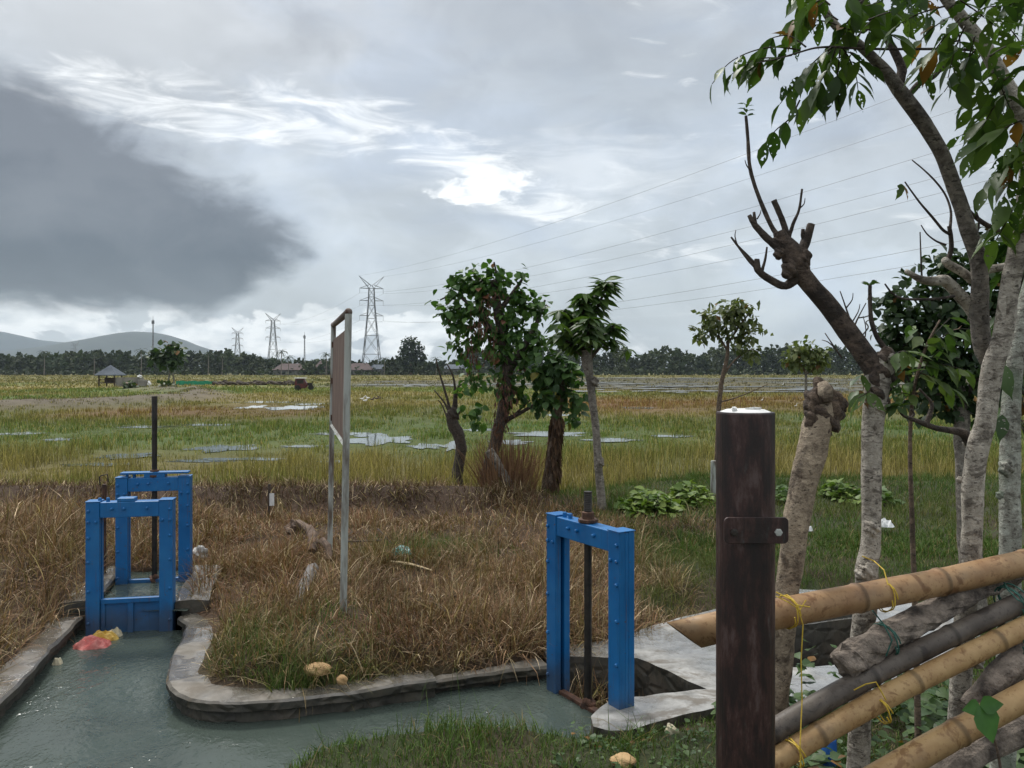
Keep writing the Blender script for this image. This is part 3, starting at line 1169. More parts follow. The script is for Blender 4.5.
GGRP = 'blue sluice gates of the canal'
sluice_gate('nearer blue sluice gate of the left pair, its plate lowered into the water', (-3.045, 6.40, WZ), R(11), H=1.045, Wd=.645, stub=True, plate_top=.27, group=GGRP)
sluice_gate('blue sluice gate with tall black spindle, farther one of the left pair', (-3.262, 7.3, -.05), R(11), H=.985, Wd=.635, spindle=(.0, .05, 1.72), top_plate=True, plate_top=.06, group=GGRP)
sluice_gate('single blue sluice gate with black spindle beside the concrete apron', (.47, 4.95, WZ), R(-58), H=1.145, Wd=.74, spindle=(.0, .015, 1.335), plate_top=.02, plate_mat=M_RUSTED, group=GGRP)

# ================================================================== signboard seen nearly edge on
def weathered_sign_mat():
    m, t, b = material('rusting_white_sheet')
    p = geo_pos(t)
    st = t.noise(t.mapv(p, scale=(6, 6, .9)), 2., 5., .65)
    c = t.ramp(st, [(.42, (.075, .04, .028)), (.58, (.125, .072, .048)), (.68, (.25, .19, .15)), (.78, (.48, .44, .40))])
    t.put(b.inputs['Base Color'], c)
    b.inputs['Roughness'].default_value = .75
    t.put(b.inputs['Normal'], t.bump(t.noise(p, 25., 4.), .15, .004))
    return m


M_GALV = simple_mat('weathered_galvanised_pipe', (.10, .075, .055), (.36, .38, .35), 5., .6, .25, .004, stretch=(3, 3, .5), stops=(.36, .56))
M_RUSTPIPE = simple_mat('rust_spotted_pipe', (.07, .035, .022), (.22, .20, .18), 6., .75, .25, .004, stretch=(3, 3, .7))
M_SIGN = weathered_sign_mat()
fb, ft = G(342, 628), P(348.5, 312, 6.0)
fb = Vector((fb.x, 5.93, -.2))
bb = G(329.5, 555)
ft = P(348.5, 312, 5.95)
bt = P(333.6, 325, 8.28)
sg = empty('signboard', (fb.x, fb.y, 0), 'weathered sign of two tall pipes and a rusting sheet, almost edge on in brown grass', 'signboard')
for a, b_, mm in ((fb, ft, M_GALV), (Vector((bb.x, bb.y, -.2)), bt, M_GALV)):
    mb = MB()
    mb.tube([a, a.lerp(b_, .33), a.lerp(b_, .66), b_], [.026] * 4, 14, amp=.01)
    mb.tube([a.lerp(b_, .12), a.lerp(b_, .16)], [.0275, .0275], 14)
    adopt(mb.build('post', mm, smooth=False), sg)
mb = MB()
mb.tube([ft, bt], [.027, .027], 14)
mb.blob(ft, .030, 12, 8, .02)
mb.blob(bt, .030, 12, 8, .02)
adopt(mb.build('top_rail', M_RUSTPIPE, smooth=True), sg)


def on_post(a, b_, z):
    return a.lerp(b_, (z - a.z) / (b_.z - a.z))


bpb = Vector((bb.x, bb.y, -.2))
f1, f2 = on_post(fb, ft, 1.36), on_post(fb, ft, 2.22)
g1, g2 = on_post(bpb, bt, 1.36), on_post(bpb, bt, 2.22)
mb = MB()
dirn = (g1 - f1).normalized()
nrm = Vector((dirn.y, -dirn.x, 0))
q = [f1 + dirn * .036, g1 - dirn * .036, g2 - dirn * .036, f2 + dirn * .036]
mb.add([p + nrm * .004 for p in q] + [p - nrm * .004 for p in q], [(0, 1, 2, 3), (7, 6, 5, 4), (0, 4, 5, 1), (1, 5, 6, 2), (2, 6, 7, 3), (3, 7, 4, 0)])
adopt(mb.build('panel', M_SIGN), sg)
mb = MB()
up = Vector((0, 0, 1))
q = [f1 + dirn * .03, g1 - dirn * .03]
mb.tube([q[0] - up * .02, q[1] - up * .02], [.022, .022], 4)
adopt(mb.build('bottom_rail', M_GALV), sg)
for zz in (1.42, 1.8, 2.17):
    mb = MB()
    p = on_post(bpb, bt, zz) - dirn * .05
    mb.box((p.x - .012, p.y - .03, p.z - .03), (p.x + .012, p.y + .03, p.z + .03))
    adopt(mb.build('clamp', M_RUSTED), sg)

# ================================================================== steel post with bracket
def old_post_mat():
    m, t, b = material('old_brown_pipe_paint')
    p = geo_pos(t)
    st = t.noise(t.mapv(p, scale=(14, 14, 4.2)), 1.5, 6., .72)
    c = t.ramp(st, [(.30, (.007, .006, .006)), (.47, (.019, .010, .009)), (.56, (.042, .019, .016)), (.66, (.082, .055, .05))])
    pale = t.smooth(.60, .72, t.noise(t.mapv(p, scale=(12, 12, 3)), 2.4, 5., .7))
    c = t.mix(t.m('MULTIPLY', pale, .5), c, (.06, .075, .072))
    t.put(b.inputs['Base Color'], c)
    b.inputs['Roughness'].default_value = .48
    t.put(b.inputs['Normal'], t.bump(t.noise(p, 60., 5., .7), .35, .003))
    return m


M_POST = old_post_mat()
M_CAP = simple_mat('pale_cement_cap', (.62, .62, .60), (.80, .80, .78), 20., .5, .3, .003)
px_, py_ = (745.3 - CX) / F * 2.15, 2.15
ps = empty('steel_post', (px_, py_, 0), 'thick dark brown steel pipe post with a pale cement top in the foreground', 'post')
mb = MB()
mb.lathe([(.0765, -.1), (.0765, .9), (.0765, 1.786), (.075, 1.79), (.066, 1.79), (.066, 1.77)], 48)
mb.build('shaft', M_POST, ps, smooth=False)
mb = MB()
mb.lathe([(.0655, 1.765), (.0655, 1.791), (.05, 1.797), (.02, 1.799), (.002, 1.799)], 40)
mb.blob((-.04, -.035, 1.80), (.008, .008, .006), 8, 6, .2)
mb.blob((.01, -.03, 1.80), (.018, .008, .004), 8, 6, .3, 2)
mb.build('cement_top', M_CAP, ps)
mb = MB()
vs, seg = [], 6
hw, hh, rr = .083, .034, .012
for (sx, sz, a0) in ((1, 1, 0), (-1, 1, 90), (-1, -1, 180), (1, -1, 270)):
    for k in range(seg + 1):
        a = R(a0 + 90 * k / seg)
        vs.append((sx * (hw - rr) + rr * math.cos(a), sz * (hh - rr) + rr * math.sin(a)))
n = len(vs)
mb.add([(x, -.004, z) for x, z in vs] + [(x, .004, z) for x, z in vs], [tuple(range(n)), tuple(range(2 * n - 1, n - 1, -1))] + [(i, n + i, n + (i + 1) % n, (i + 1) % n) for i in range(n)])
br = mb.build('bracket', M_POST, ps, bevel=.0015)
br.location = (.004, -.0815, 1.488)
for bx in (-.058, .056):
    mb = MB()
    mb.lathe([(.010, 0), (.010, .006), (.006, .007)], 6, M=Matrix.Rotation(R(90), 4, 'X'))
    bo = mb.build('bolt', M_GALV if bx > 0 else M_IRON, br)
    bo.location = (bx, -.0042, -.004)

# small rusty standpipe behind the left gates
sp = G(107, 560, 0)
st = empty('standpipe', (-3.75, 7.35, 0), 'small rusty standpipe with a bent wire loop behind the left blue gates', 'pipe')
mb = MB()
mb.tube([(0, 0, -.1), (0, 0, .5), (.005, 0, .86)], [.02, .021, .02], 10, amp=.05)
mb.build('pipe', M_RUSTED, st)
mb = MB()
mb.tube([(-.035, 0, .85), (-.04, 0, .93), (-.02, 0, .94), (.035, 0, .95), (.04, 0, .88)], .006, 6)
mb.build('wire_loop', M_IRON, st)

# ================================================================== bamboo fence
def bamboo_mat(name, base, pale, dark):
    m, t, b = material(name)
    a = t.node('ShaderNodeAttribute', attribute_name='Col').outputs['Color']
    p = geo_pos(t)
    n = t.noise(p, 9., 5., .6)
    c = t.ramp(n, [(.36, base), (.62, pale)])
    fs_ = t.noise(p, 55., 5., .7)
    c = t.mix(t.m('MULTIPLY', t.smooth(.52, .66, fs_), .55), c, dark)
    c = t.mix(t.m('MULTIPLY', t.smooth(.5, .7, t.noise(p, 6., 4., .6)), .35), c, (.16, .14, .115))
    blot = t.smooth(.57, .66, t.noise(p, 13., 4., .65, .6))
    c = t.mix(t.m('MULTIPLY', blot, .75), c, dark)
    n3 = t.smooth(.5, .8, t.noise(p, 3.1, 3., .6))
    c = t.mix(t.m('MULTIPLY', n3, .65), c, dark)
    c = t.mix(1.0, c, a, 'MULTIPLY')
    t.put(b.inputs['Base Color'], c)
    b.inputs['Roughness'].default_value = .52
    b.inputs['Specular IOR Level'].default_value = .35
    t.put(b.inputs['Normal'], t.bump(t.noise(p, 45., 4., .6), .15, .003))
    return m


M_BAMBOO = bamboo_mat('tan_bamboo', (.25, .145, .072), (.37, .245, .13), (.13, .06, .025))
M_BAMBOO_Y = bamboo_mat('yellow_bamboo', (.28, .175, .08), (.41, .285, .14), (.16, .08, .03))
M_BAMBOO_G = bamboo_mat('grey_bamboo', (.060, .050, .043), (.115, .10, .088), (.025, .02, .018))
M_LOG = simple_mat('grey_barked_log', (.06, .048, .04), (.32, .265, .215), 17., .9, .8, .02)


def bamboo(name, a, b, r, node_at, mat, label, hollow=None, parent=None, sag=0.):
    a, b = Vector(a), Vector(b)
    L = (b - a).length
    st = [0.]
    s = node_at % .34 - .34
    marks = []
    while s < L:
        if s > .03:
            marks.append(s)
        s += .34 * (1 + .08 * math.sin(s * 9))
    cuts = sorted([0., L] + [m + d for m in marks for d in (-.03, -.012, -.004, .004, .012, .03) if 0 < m + d < L] + list(np.arange(.08, L, .08)))
    pts, rad, cols = [], [], []
    mb = MB()
    seg = 24
    for c in cuts:
        dm = min([abs(c - m) for m in marks] or [9])
        bul = .085 * math.exp(-(dm / .008) ** 2) - .03 * math.exp(-((dm - .03) / .02) ** 2)
        pts.append(a.lerp(b, c / L) + Vector((0, 0, -sag * math.sin(math.pi * c / L) + .004 * math.sin(c * 5))))
        rad.append(r * (1 + bul) * (1 - .04 * c / L))
        g = 1 - .72 * math.exp(-(dm / .007) ** 2)
        cols.append((g, g * .97, g * .92))
    sh = {0: Vector((0, 0, -1.05))} if hollow else None
    # order: outer skin
    mb.tube(pts, rad, seg, caps=not hollow, amp=.012, freq=3, shear=sh)
    mb.C = [cols[i // seg] if i < len(cols) * seg else (1, 1, 1) for i in range(len(mb.C))]
    if hollow:
        b0 = len(mb.V)
        q = MB()
        q.tube([pts[0], pts[0].lerp(pts[-1], .12 / L)], [r * .80, r * .80], seg, caps=False, shear=sh)
        mb.add(q.V, [f[::-1] for f in q.F], (.55, .5, .45))
        mb.add([], [(k, (k + 1) % seg, b0 + (k + 1) % seg, b0 + k) for k in range(seg)])
        mb.F = mb.F[:-seg] + [tuple(i for i in f) for f in []]
        for k in range(seg):
            mb.F.append(((k + 1) % seg, k, b0 + k, b0 + (k + 1) % seg))
        mb.F.append(tuple(b0 + seg + k for k in range(seg)))
    o = mb.build(name, mat, parent, smooth=True, colors=True)
    if label:
        o['label'] = label
    return o


fen = empty('fence', (1.4, 2.5, 0), 'rough fence of bamboo poles and grey logs tied to trunks beside the steel post', 'fence')
fen.location = (0, 0, 0)
bamboo('rail', P(684, 635, 2.30), P(1075, 552, 2.74), .0445, .26, M_BAMBOO, 'thick tan bamboo pole with an obliquely cut end, topmost of the fence', hollow=True, parent=fen)
bamboo('rail', P(730, 757, 2.33), P(1085, 573, 2.66), .0335, .17, M_BAMBOO_G, 'dark grey bamboo pole just above the yellow one', parent=fen, sag=-.025)
bamboo('rail', P(735, 786, 2.29), P(1085, 599, 2.60), .0345, .30, M_BAMBOO_Y, 'yellow bamboo pole directly below the dark grey one', parent=fen, sag=-.025)
bamboo('rail', P(830, 806, 2.28), P(1085, 662, 2.46), .0405, .12, M_BAMBOO_Y, 'yellow bamboo pole lowest at the right edge', parent=fen)
mb = MB()
pts, rad = spline([P(841, 668, 2.46), P(852, 659, 2.47), P(880, 642, 2.5), (P(920, 619, 2.56)), P(960, 598, 2.62), P(1010, 574, 2.72), P(1060, 545, 2.8)], [.040, .050, .046, .040, .036, .038, .04], 7)
mb.tube(pts, rad, 26, amp=.15, freq=24)
mb.blob(P(850, 662, 2.46), (.042, .035, .044), 12, 8, .35, 4)
o = mb.build('log', M_LOG, fen)
o['label'] = 'gnarled grey log with a broken end under the top bamboo pole'
mb = MB()
pts, rad = spline([P(968, 707, 2.5), P(985, 690, 2.5), P(1005, 672, 2.52), P(1050, 634, 2.6)], [.028, .034, .045, .05], 6)
mb.tube(pts, rad, 14, amp=.08, freq=16)
o = mb.build('log', M_LOG, fen)
o['label'] = 'short grey branch stub between the two lower yellow poles'
mb = MB()
pts, rad = spline([P(930, 790, 2.5), P(970, 752, 2.52), P(1010, 731, 2.56), P(1070, 704, 2.62)], [.05, .054, .056, .056], 6)
mb.tube(pts, rad, 14, amp=.07, freq=12)
o = mb.build('log', M_LOG, fen)
o['label'] = 'thick grey log lowest in the corner behind the yellow pole'

# ties
M_TWINE_Y = simple_mat('yellow_twine', (.46, .30, .02), (.62, .45, .05), 60., .6, .1, .001)
M_TWINE_G = simple_mat('green_twine', (.015, .07, .055), (.03, .13, .10), 60., .6, .1, .001)


def loop(mb, c, axis, r, n=2, wire=.002, slant=.012, squash=1.0):
    c, ax = Vector(c), Vector(axis).normalized()
    a = ax.cross(Vector((0, 0, 1))).normalized()
    b = ax.cross(a)
    pts = []
    for i in range(n * 18 + 1):
        th = 2 * math.pi * i / 18
        pts.append(c + (a * math.cos(th) * squash + b * math.sin(th)) * (r + .002 * math.sin(i * 1.7)) + ax * (slant * (i / 18 - n / 2) + .004 * math.sin(th * 1.5)))
    mb.tube(pts, wire, 5)


rail_dir = P(1075, 556, 2.74) - P(684, 632, 2.30)
low_dir = P(1085, 584, 2.58) - P(735, 791, 2.27)
mb = MB()
c = P(788, 612, 2.385)
loop(mb, c, rail_dir, .0475, 2, .002)
mb.tube([P(776, 592, 2.36), P(790, 599, 2.33), P(796, 605, 2.325), P(810, 607, 2.33)], .002, 5)
mb.tube([P(776, 596, 2.36), P(788, 602, 2.33), P(800, 610, 2.325), P(806, 600, 2.33)], .0018, 5)
mb.tube([P(797, 606, 2.322), P(803, 625, 2.32), P(801, 660, 2.315), P(802, 700, 2.31), P(800, 745, 2.255), P(801, 800, 2.24)], .0019, 5)
adopt(mb.build('twine', M_TWINE_Y), fen)['label'] = 'yellow twine hanging from the top pole beside the steel post'
mb = MB()
c = P(884, 596, 2.50)
loop(mb, c, rail_dir, .0475, 2, .002)
mb.tube([P(862, 556, 2.60), P(874, 561, 2.585), P(884, 570, 2.48), P(888, 585, 2.445)], .002, 5)
loop(mb, P(871, 556, 2.65), (0, 0, 1), .040, 2, .002)
adopt(mb.build('twine', M_TWINE_Y), fen)['label'] = 'yellow twine tying the top pole to the second trunk'
mb = MB()
loop(mb, P(881, 710, 2.39), low_dir, .039, 2, .0022)
mb.tube([P(854, 690, 2.38), P(866, 684, 2.36), P(876, 682, 2.35), P(886, 700, 2.345)], .002, 5)
adopt(mb.build('twine', M_TWINE_Y), fen)['label'] = 'yellow twine round the grey and yellow lower poles'
mb = MB()
loop(mb, P(795, 753, 2.32), low_dir, .038, 2, .0022)
adopt(mb.build('twine', M_TWINE_Y), fen)['label'] = 'yellow twine loop on the lower yellow pole beside the post'
mb = MB()
loop(mb, P(885, 640, 2.50), P(960, 600, 2.62) - P(880, 640, 2.5), .052, 2, .0025)
mb.tube([P(872, 610, 2.52), P(884, 625, 2.44), P(892, 640, 2.43), P(886, 656, 2.44)], .0025, 5)
adopt(mb.build('twine', M_TWINE_G), fen)['label'] = 'dark green twine round the gnarled grey log'
mb = MB()
loop(mb, P(1012, 602, 2.60), low_dir, .055, 3, .0025)
mb.tube([P(1000, 575, 2.7), P(1008, 590, 2.56), P(1018, 600, 2.53), P(1030, 606, 2.53)], .0025, 5)
loop(mb, P(1012, 640, 2.55), low_dir, .05, 2, .0025)
adopt(mb.build('twine', M_TWINE_G), fen)['label'] = 'dark green twine tying the poles at the right edge'

# ================================================================== litter and stones
M_STONE = simple_mat('pale_wet_stone', (.30, .29, .27), (.50, .49, .46), 9., .45, .5, .02)
M_TANSTONE = simple_mat('tan_stone', (.34, .20, .085), (.46, .31, .15), 9., .8, .5, .02)
M_SLAB = simple_mat('grey_weathered_wood', (.055, .05, .047), (.14, .13, .12), 9., .6, .5, .01)
M_WOODCH = simple_mat('brown_wood', (.05, .03, .02), (.15, .10, .066), 12., .85, .5, .01)
M_TEAL = simple_mat('teal_and_white_plastic', (.02, .30, .27), (.62, .70, .68), 11., .35, .2, .01, stops=(.52, .64))
M_WHITEP = simple_mat('white_plastic', (.55, .56, .56), (.78, .78, .77), 9., .4, .2, .01)
M_PINK = simple_mat('faded_red_plastic', (.42, .07, .06), (.58, .22, .19), 9., .35, .2, .01)
M_YELP = simple_mat('yellow_plastic', (.48, .28, .03), (.62, .45, .12), 9., .4, .2, .01)
M_PALE = simple_mat('cream_rag', (.48, .42, .28), (.62, .58, .45), 12., .8, .3, .01)
M_TWIG = simple_mat('dark_twig', (.025, .018, .013), (.075, .055, .04), 14., .85, .4, .006)
M_STRAWSTICK = simple_mat('straw_coloured_stick', (.40, .30, .16), (.55, .45, .27), 14., .8, .3, .004)
M_BLUEP = simple_mat('blue_plastic', (.02, .10, .42), (.05, .18, .55), 12., .3, .1, .005)


def lump(name, c, r, mat, label, cat, seed=0., amp=.22, extra=(), group=None):
    mb = MB()
    mb.blob(c, r, 18, 12, amp, seed)
    for (dx, dy, dz, q) in extra:
        mb.blob(Vector(c) + Vector((dx, dy, dz)), q, 14, 9, amp, seed + dx * 9)
    return tag(mb.build(name, mat), label, cat, group)


def sheetlet(name, c, w_, d_, mat, label, cat, seed, hgt=.03):
    """a crumpled plastic bag: a closed puffed sheet"""
    n = 13
    V, F_ = [], []
    c = Vector(c)
    for side in (0, 1):
        for j in range(n):
            for i in range(n):
                x, y = i / (n - 1) * 2 - 1, j / (n - 1) * 2 - 1
                e = max(abs(x), abs(y))
                sq = 1 - .25 * (x * x * y * y)
                edge = 1 + .25 * float(vnoise(x * 2 + seed, y * 2, 5)) * e
                hx = (1 - e ** 3)
                z = (hgt * hx * (.4 + 1.4 * float(vnoise(x * 4.2 + seed * 3, y * 4.2 + seed, 7))) if side else -.004 * hx)
                V.append((c.x + x * w_ / 2 * sq * edge, c.y + y * d_ / 2 * sq * edge, c.z + z))
    for side in (0, 1):
        for j in range(n - 1):
            for i in range(n - 1):
                a = side * n * n + j * n + i
                f = (a, a + 1, a + n + 1, a + n)
                F_.append(f if side else f[::-1])
    mb = MB()
    mb.add(V, F_)
    return tag(mb.build(name, mat), label, cat)


g = G(92, 646, WZ)
sheetlet('plastic_bag', (g.x, g.y, WZ - .002), .24, .16, M_PINK, 'faded red plastic bag floating by the foot of the nearer left gate', 'litter', 1.3, .05)
g = G(103, 640, WZ)
sheetlet('plastic_wrapper', (g.x, g.y + .02, WZ), .20, .09, M_YELP, 'yellow wrapper floating against the red bag', 'litter', 2.7, .05)
g = G(113, 637, WZ)
sheetlet('foam_scrap', (g.x, g.y + .03, WZ), .10, .07, M_PALE, 'cream foam scrap floating beside the yellow wrapper', 'litter', 4.1, .04)
g = G(53, 664, WZ)
sheetlet('foam_scrap', (g.x + .03, g.y, WZ), .06, .05, M_PALE, 'small pale scrap floating along the left canal wall', 'litter', 5.3, .03)
g = G(400, 555, .05)
sheetlet('plastic_bag', (g.x, g.y, .06), .20, .22, M_TEAL, 'crumpled teal and white plastic bag on the grass right of the signboard', 'litter', 3.3, .06)
g = G(199, 562, .0)
lump('stone', (g.x, g.y, .08), (.075, .08, .07), M_STONE, 'pale grey stone right of the left blue gates', 'stone', 1.2)
g = G(317, 675, .0)
lump('stone', (g.x, g.y, .035), (.085, .06, .04), M_TANSTONE, 'flat tan stone at the grass edge below the signboard', 'stone', 2.2, .07)
g = G(342, 680, .0)
lump('stone', (g.x, g.y, .0), (.035, .03, .03), M_TANSTONE, 'small tan stone just right of the flat tan one', 'stone', 2.9, .08)
g = G(671, 736, 0)
lump('stone', (g.x, g.y, .03), (.03, .02, .03), M_PALE, 'cream chip of stone in the grass below the apron', 'stone', 4.9)
g = G(623, 765, 0)
lump('stone', (g.x, g.y, .02), (.06, .05, .03), M_TANSTONE, 'tan stone in the bare soil at the bottom edge', 'stone', 3.9, .09)
mb = MB()
a, b_ = G(299, 606, .07), G(313, 568, .07)
mb.tube([a, a.lerp(b_, .5) + Vector((0, 0, .02)), b_], [.05, .055, .05], 10, amp=.08)
tag(mb.build('timber', M_SLAB), 'grey weathered timber lying in the brown grass left of the signboard', 'timber')
mb = MB()
for (p, q_, r0) in (((298, 522), (318, 545), .035), ((309, 528), (312, 552), .045), ((322, 540), (330, 560), .03)):
    a, b_ = G(*p, .2), G(*q_, .05)
    mb.tube([a, a.lerp(b_, .5) + Vector((.02, 0, .03)), b_], [r0, r0 * 1.2, r0 * .9], 9, amp=.15, freq=15)
mb.blob(G(295, 530, .05), (.12, .08, .09), 16, 10, .3, 3)
tag(mb.build('wood_chunks', M_WOODCH), 'heap of broken brown wood beside the foot of the rear sign pipe', 'wood')
stick = [((585, 215), (690, 212), (715, 205), M_TWIG, 'long dark twig lying behind the front sign pipe', .010),
         ((735, 285), (800, 293), (880, 316), M_STRAWSTICK, 'pale straw coloured stick below the teal bag', .010),
         ((690, 170), (760, 240), (850, 310), M_TWIG, 'dark twig passing behind the teal bag', .008),
         ((860, 400), (920, 405), (980, 405), M_TWIG, 'dark straight twig near the middle of the grass', .008),
         ((870, 402), (930, 462), (990, 455), M_TWIG, 'dark crooked twig right of the straight one', .010)]
for a, b_, c, mt, lab, r0 in stick:
    pp = []
    for q_ in (a, b_, c):
        u, v = 180 + q_[0] * .2866, 480 + q_[1] * .2865
        g = G(u, v, .08)
        pp.append(g)
    sp_, sr = spline(pp, [r0, r0 * 1.1, r0 * .7], 5)
    mb = MB()
    mb.tube(sp_, sr, 7, amp=.1, freq=20)
    tag(mb.build('twig', mt), lab, 'twig')
mb = MB()
mb.tube([G(-12, 522, .25), G(10, 516, .27), G(30, 511, .24)], [.035, .045, .02], 9, amp=.12, freq=9)
tag(mb.build('log', M_TWIG), 'dark log lying on the brown bank at the left edge', 'log')
g = G(269, 516, .0)
mk = empty('marker_stake', (g.x, g.y, 0), 'thin dark stake with a white tag at the ditch behind the brown grass', 'stake')
mb = MB()
mb.tube([(0, 0, -.05), (0, 0, .2), (.005, 0, .42)], [.012, .018, .02], 8)
mb.build('stake', M_TWIG, mk)
mb = MB()
mb.box((.015, -.03, .14), (.075, -.022, .30))
mb.build('tag', M_WHITEP, mk)
g = G(883, 533, 0)
sheetlet('plastic_scrap', (g.x + .03, g.y, .08), .17, .14, M_WHITEP, 'white plastic scrap in the green grass right of the second trunk', 'litter', 6.3, .055)
g = G(809, 533, 0)
sheetlet('plastic_scrap', (g.x, g.y, .03), .08, .08, M_WHITEP, 'small white scrap in the grass between the stump and the second trunk', 'litter', 7.3, .04)
g = G(829, 768, 0)
mb = MB()
mb.lathe([(.034, 0), (.036, .06), (.034, .12), (.02, .15), (.012, .16), (.012, .18)], 16, (g.x, g.y, .02))
tag(mb.build('bottle', M_BLUEP), 'blue plastic bottle in the weeds at the bottom edge under the yellow pole', 'bottle')
# pale sleeve of the slender tree
g = G(714, 503, -.1)
mb = MB()
mb.lathe([(.05, -.1), (.055, .3), (.05, .62), (.045, .64)], 14, (g.x, g.y, -.1))
tag(mb.build('pipe_stake', M_GALV), 'pale grey pipe stake half hidden behind the steel post', 'stake')

# ================================================================== far things
M_STEEL = simple_mat('galvanised_lattice', (.16, .17, .18), (.24, .25, .26), .5, .6, 0)
CONDUCTORS = {}


def pylon(name, x, y, H, label, group, bar=.28, rz=.45, arms=True):
    r = empty(name, (x, y, -.15), label, 'pylon', group, rz)
    s = H / 53.
    mb = MB()
    lv = [(0, 5.3), (11, 4.1), (21, 3.1), (30, 2.3), (37, 1.75), (41.5, 1.5), (46, 1.35)]
    cor = lambda z, w_, k: Vector((w_ * (1 if k in (0, 3) else -1), w_ * (1 if k in (0, 1) else -1), z)) * s
    for (z0, w0), (z1, w1) in zip(lv[:-1], lv[1:]):
        for k in range(4):
            mb.tube([cor(z0, w0, k), cor(z1, w1, k)], bar * .75, 4)
            k2 = (k + 1) % 4
            mb.tube([cor(z0, w0, k), cor(z1, w1, k2)], bar * .38, 3)
            mb.tube([cor(z0, w0, k2), cor(z1, w1, k)], bar * .38, 3)
            mb.tube([cor(z1, w1, k), cor(z1, w1, k2)], bar * .38, 3)
    mb.build('tower', M_STEEL, r)
    tips = []
    for z in (31.5, 39.5, 46.):
        a = MB()
        for sx in (-1, 1):
            tip = Vector((sx * 6.2, 0, z)) * s
            tips.append(tip - Vector((0, 0, 2.6 * s)))
            for sy in (-1, 1):
                a.tube([Vector((sx * 1.3, sy * 1.3, z)) * s, tip], bar * .55, 3)
                a.tube([Vector((sx * 1.3, sy * 1.3, z + 1.9)) * s, tip], bar * .4, 3)
            a.tube([tip, tip - Vector((0, 0, 2.6 * s))], bar * .3, 4)
        a.build('crossarm', M_STEEL, r)
    a = MB()
    for sx in (-1, 1):
        tip = Vector((sx * 6.6, 0, 52.5)) * s
        tips.append(tip)
        for sy in (-1, 1):
            a.tube([Vector((sx * .2, sy * 1.0, 47.5)) * s, tip], bar * .5, 3)
            a.tube([Vector((sx * 1.3, sy * 1.3, 46)) * s, tip], bar * .5, 3)
            a.tube([Vector((sx * 1.3, sy * 1.3, 46)) * s, Vector((sx * .2, sy * 1.0, 47.5)) * s], bar * .5, 3)
    a.build('earth_wire_peak', M_STEEL, r)
    M = Matrix.Translation((x, y, -.15)) @ Matrix.Rotation(rz, 4, 'Z')
    return [M @ t_ for t_ in tips]


PG = 'power line pylons crossing the plain'
line_rz = math.atan2(132, 270)
t1 = pylon('pylon', (371.5 - CX) / F * 430, 430, 53.5, 'tallest and nearest lattice pylon, beside the big round tree', PG, rz=line_rz * .5 + .05)
t2 = pylon('pylon', (273 - CX) / F * 700, 700, 53, 'second lattice pylon from the right, between two thin masts', PG, .36, rz=line_rz)
t3 = pylon('pylon', (237.5 - CX) / F * 930, 930, 53, 'small distant lattice pylon left of the middle one', PG, .4, rz=line_rz)
t4 = pylon('pylon', (75 - CX) / F * 1500, 1500, 58, 'faintest lattice pylon, in front of the left end of the hill', PG, .5, rz=line_rz)
M_WIRE = simple_mat('aluminium_wire', (.10, .105, .11), (.14, .145, .15), 1., .5, 0)
t0 = []
for p in t1:
    off = p - Vector(((371.5 - CX) / F * 430, 430, 0))
    t0.append(Vector((134, 2, 0)) + Vector((off.x * 1.15, off.y * 1.15, off.z + 1.0)))


def wires(A, B, sag, r, label, group, sl=24, pick=None):
    for i, (a, b_) in enumerate(zip(A, B)):
        if pick and i not in pick:
            continue
        pts = [a.lerp(b_, k / sl) - Vector((0, 0, sag * 4 * (k / sl) * (1 - k / sl) * (.8 if i >= 6 else 1))) for k in range(sl + 1)]
        mb = MB()
        mb.tube(pts, r, 5, caps=False)
        where = ['left end of the lowest crossarm', 'right end of the lowest crossarm', 'left end of the middle crossarm', 'right end of the middle crossarm',
                 'left end of the top crossarm', 'right end of the top crossarm', 'left tip of the peak', 'right tip of the peak'][i]
        tag(mb.build('power_line', M_WIRE), label + where, 'power line', group)


wires(t1, t0, 10, .032, 'power line rising rightward from the tallest pylon, ', 'power lines over the field')
wires(t2, t1, 6, .03, 'distant power line to the second pylon from the ', 'power lines between the far pylons', pick=(0, 1, 4, 5))


def mast(u, Y, H, label, w_=.8):
    r = empty('radio_mast', ((u - CX) / F * Y, Y, -.15), label, 'mast')
    mb = MB()
    n = 14
    for k in range(3):
        a = 2 * math.pi * k / 3
        a2 = 2 * math.pi * (k + 1) / 3
        q = [Vector((math.cos(a) * w_ * (1 - .75 * i / n), math.sin(a) * w_ * (1 - .75 * i / n), H * i / n)) for i in range(n + 1)]
        q2 = [Vector((math.cos(a2) * w_ * (1 - .75 * i / n), math.sin(a2) * w_ * (1 - .75 * i / n), H * i / n)) for i in range(n + 1)]
        mb.tube(q, .16, 4)
        for i in range(n):
            mb.tube([q[i], q2[i + 1]], .10, 3)
    mb.build('lattice', M_STEEL, r)
    mb = MB()
    mb.box((-.9, -.3, H - 3), (-.5, .3, H - .6))
    mb.box((.5, -.3, H - 3), (.9, .3, H - .6))
    mb.tube([(0, 0, H - .5), (0, 0, H + 2.4)], .12, 5)
    mb.build('antenna', M_STEEL, r)


mast(153, 560, 38, 'thin radio mast standing in front of the hill on the left')
mast(304.5, 640, 31, 'thin short mast between the middle pylon and the signboard', .9)

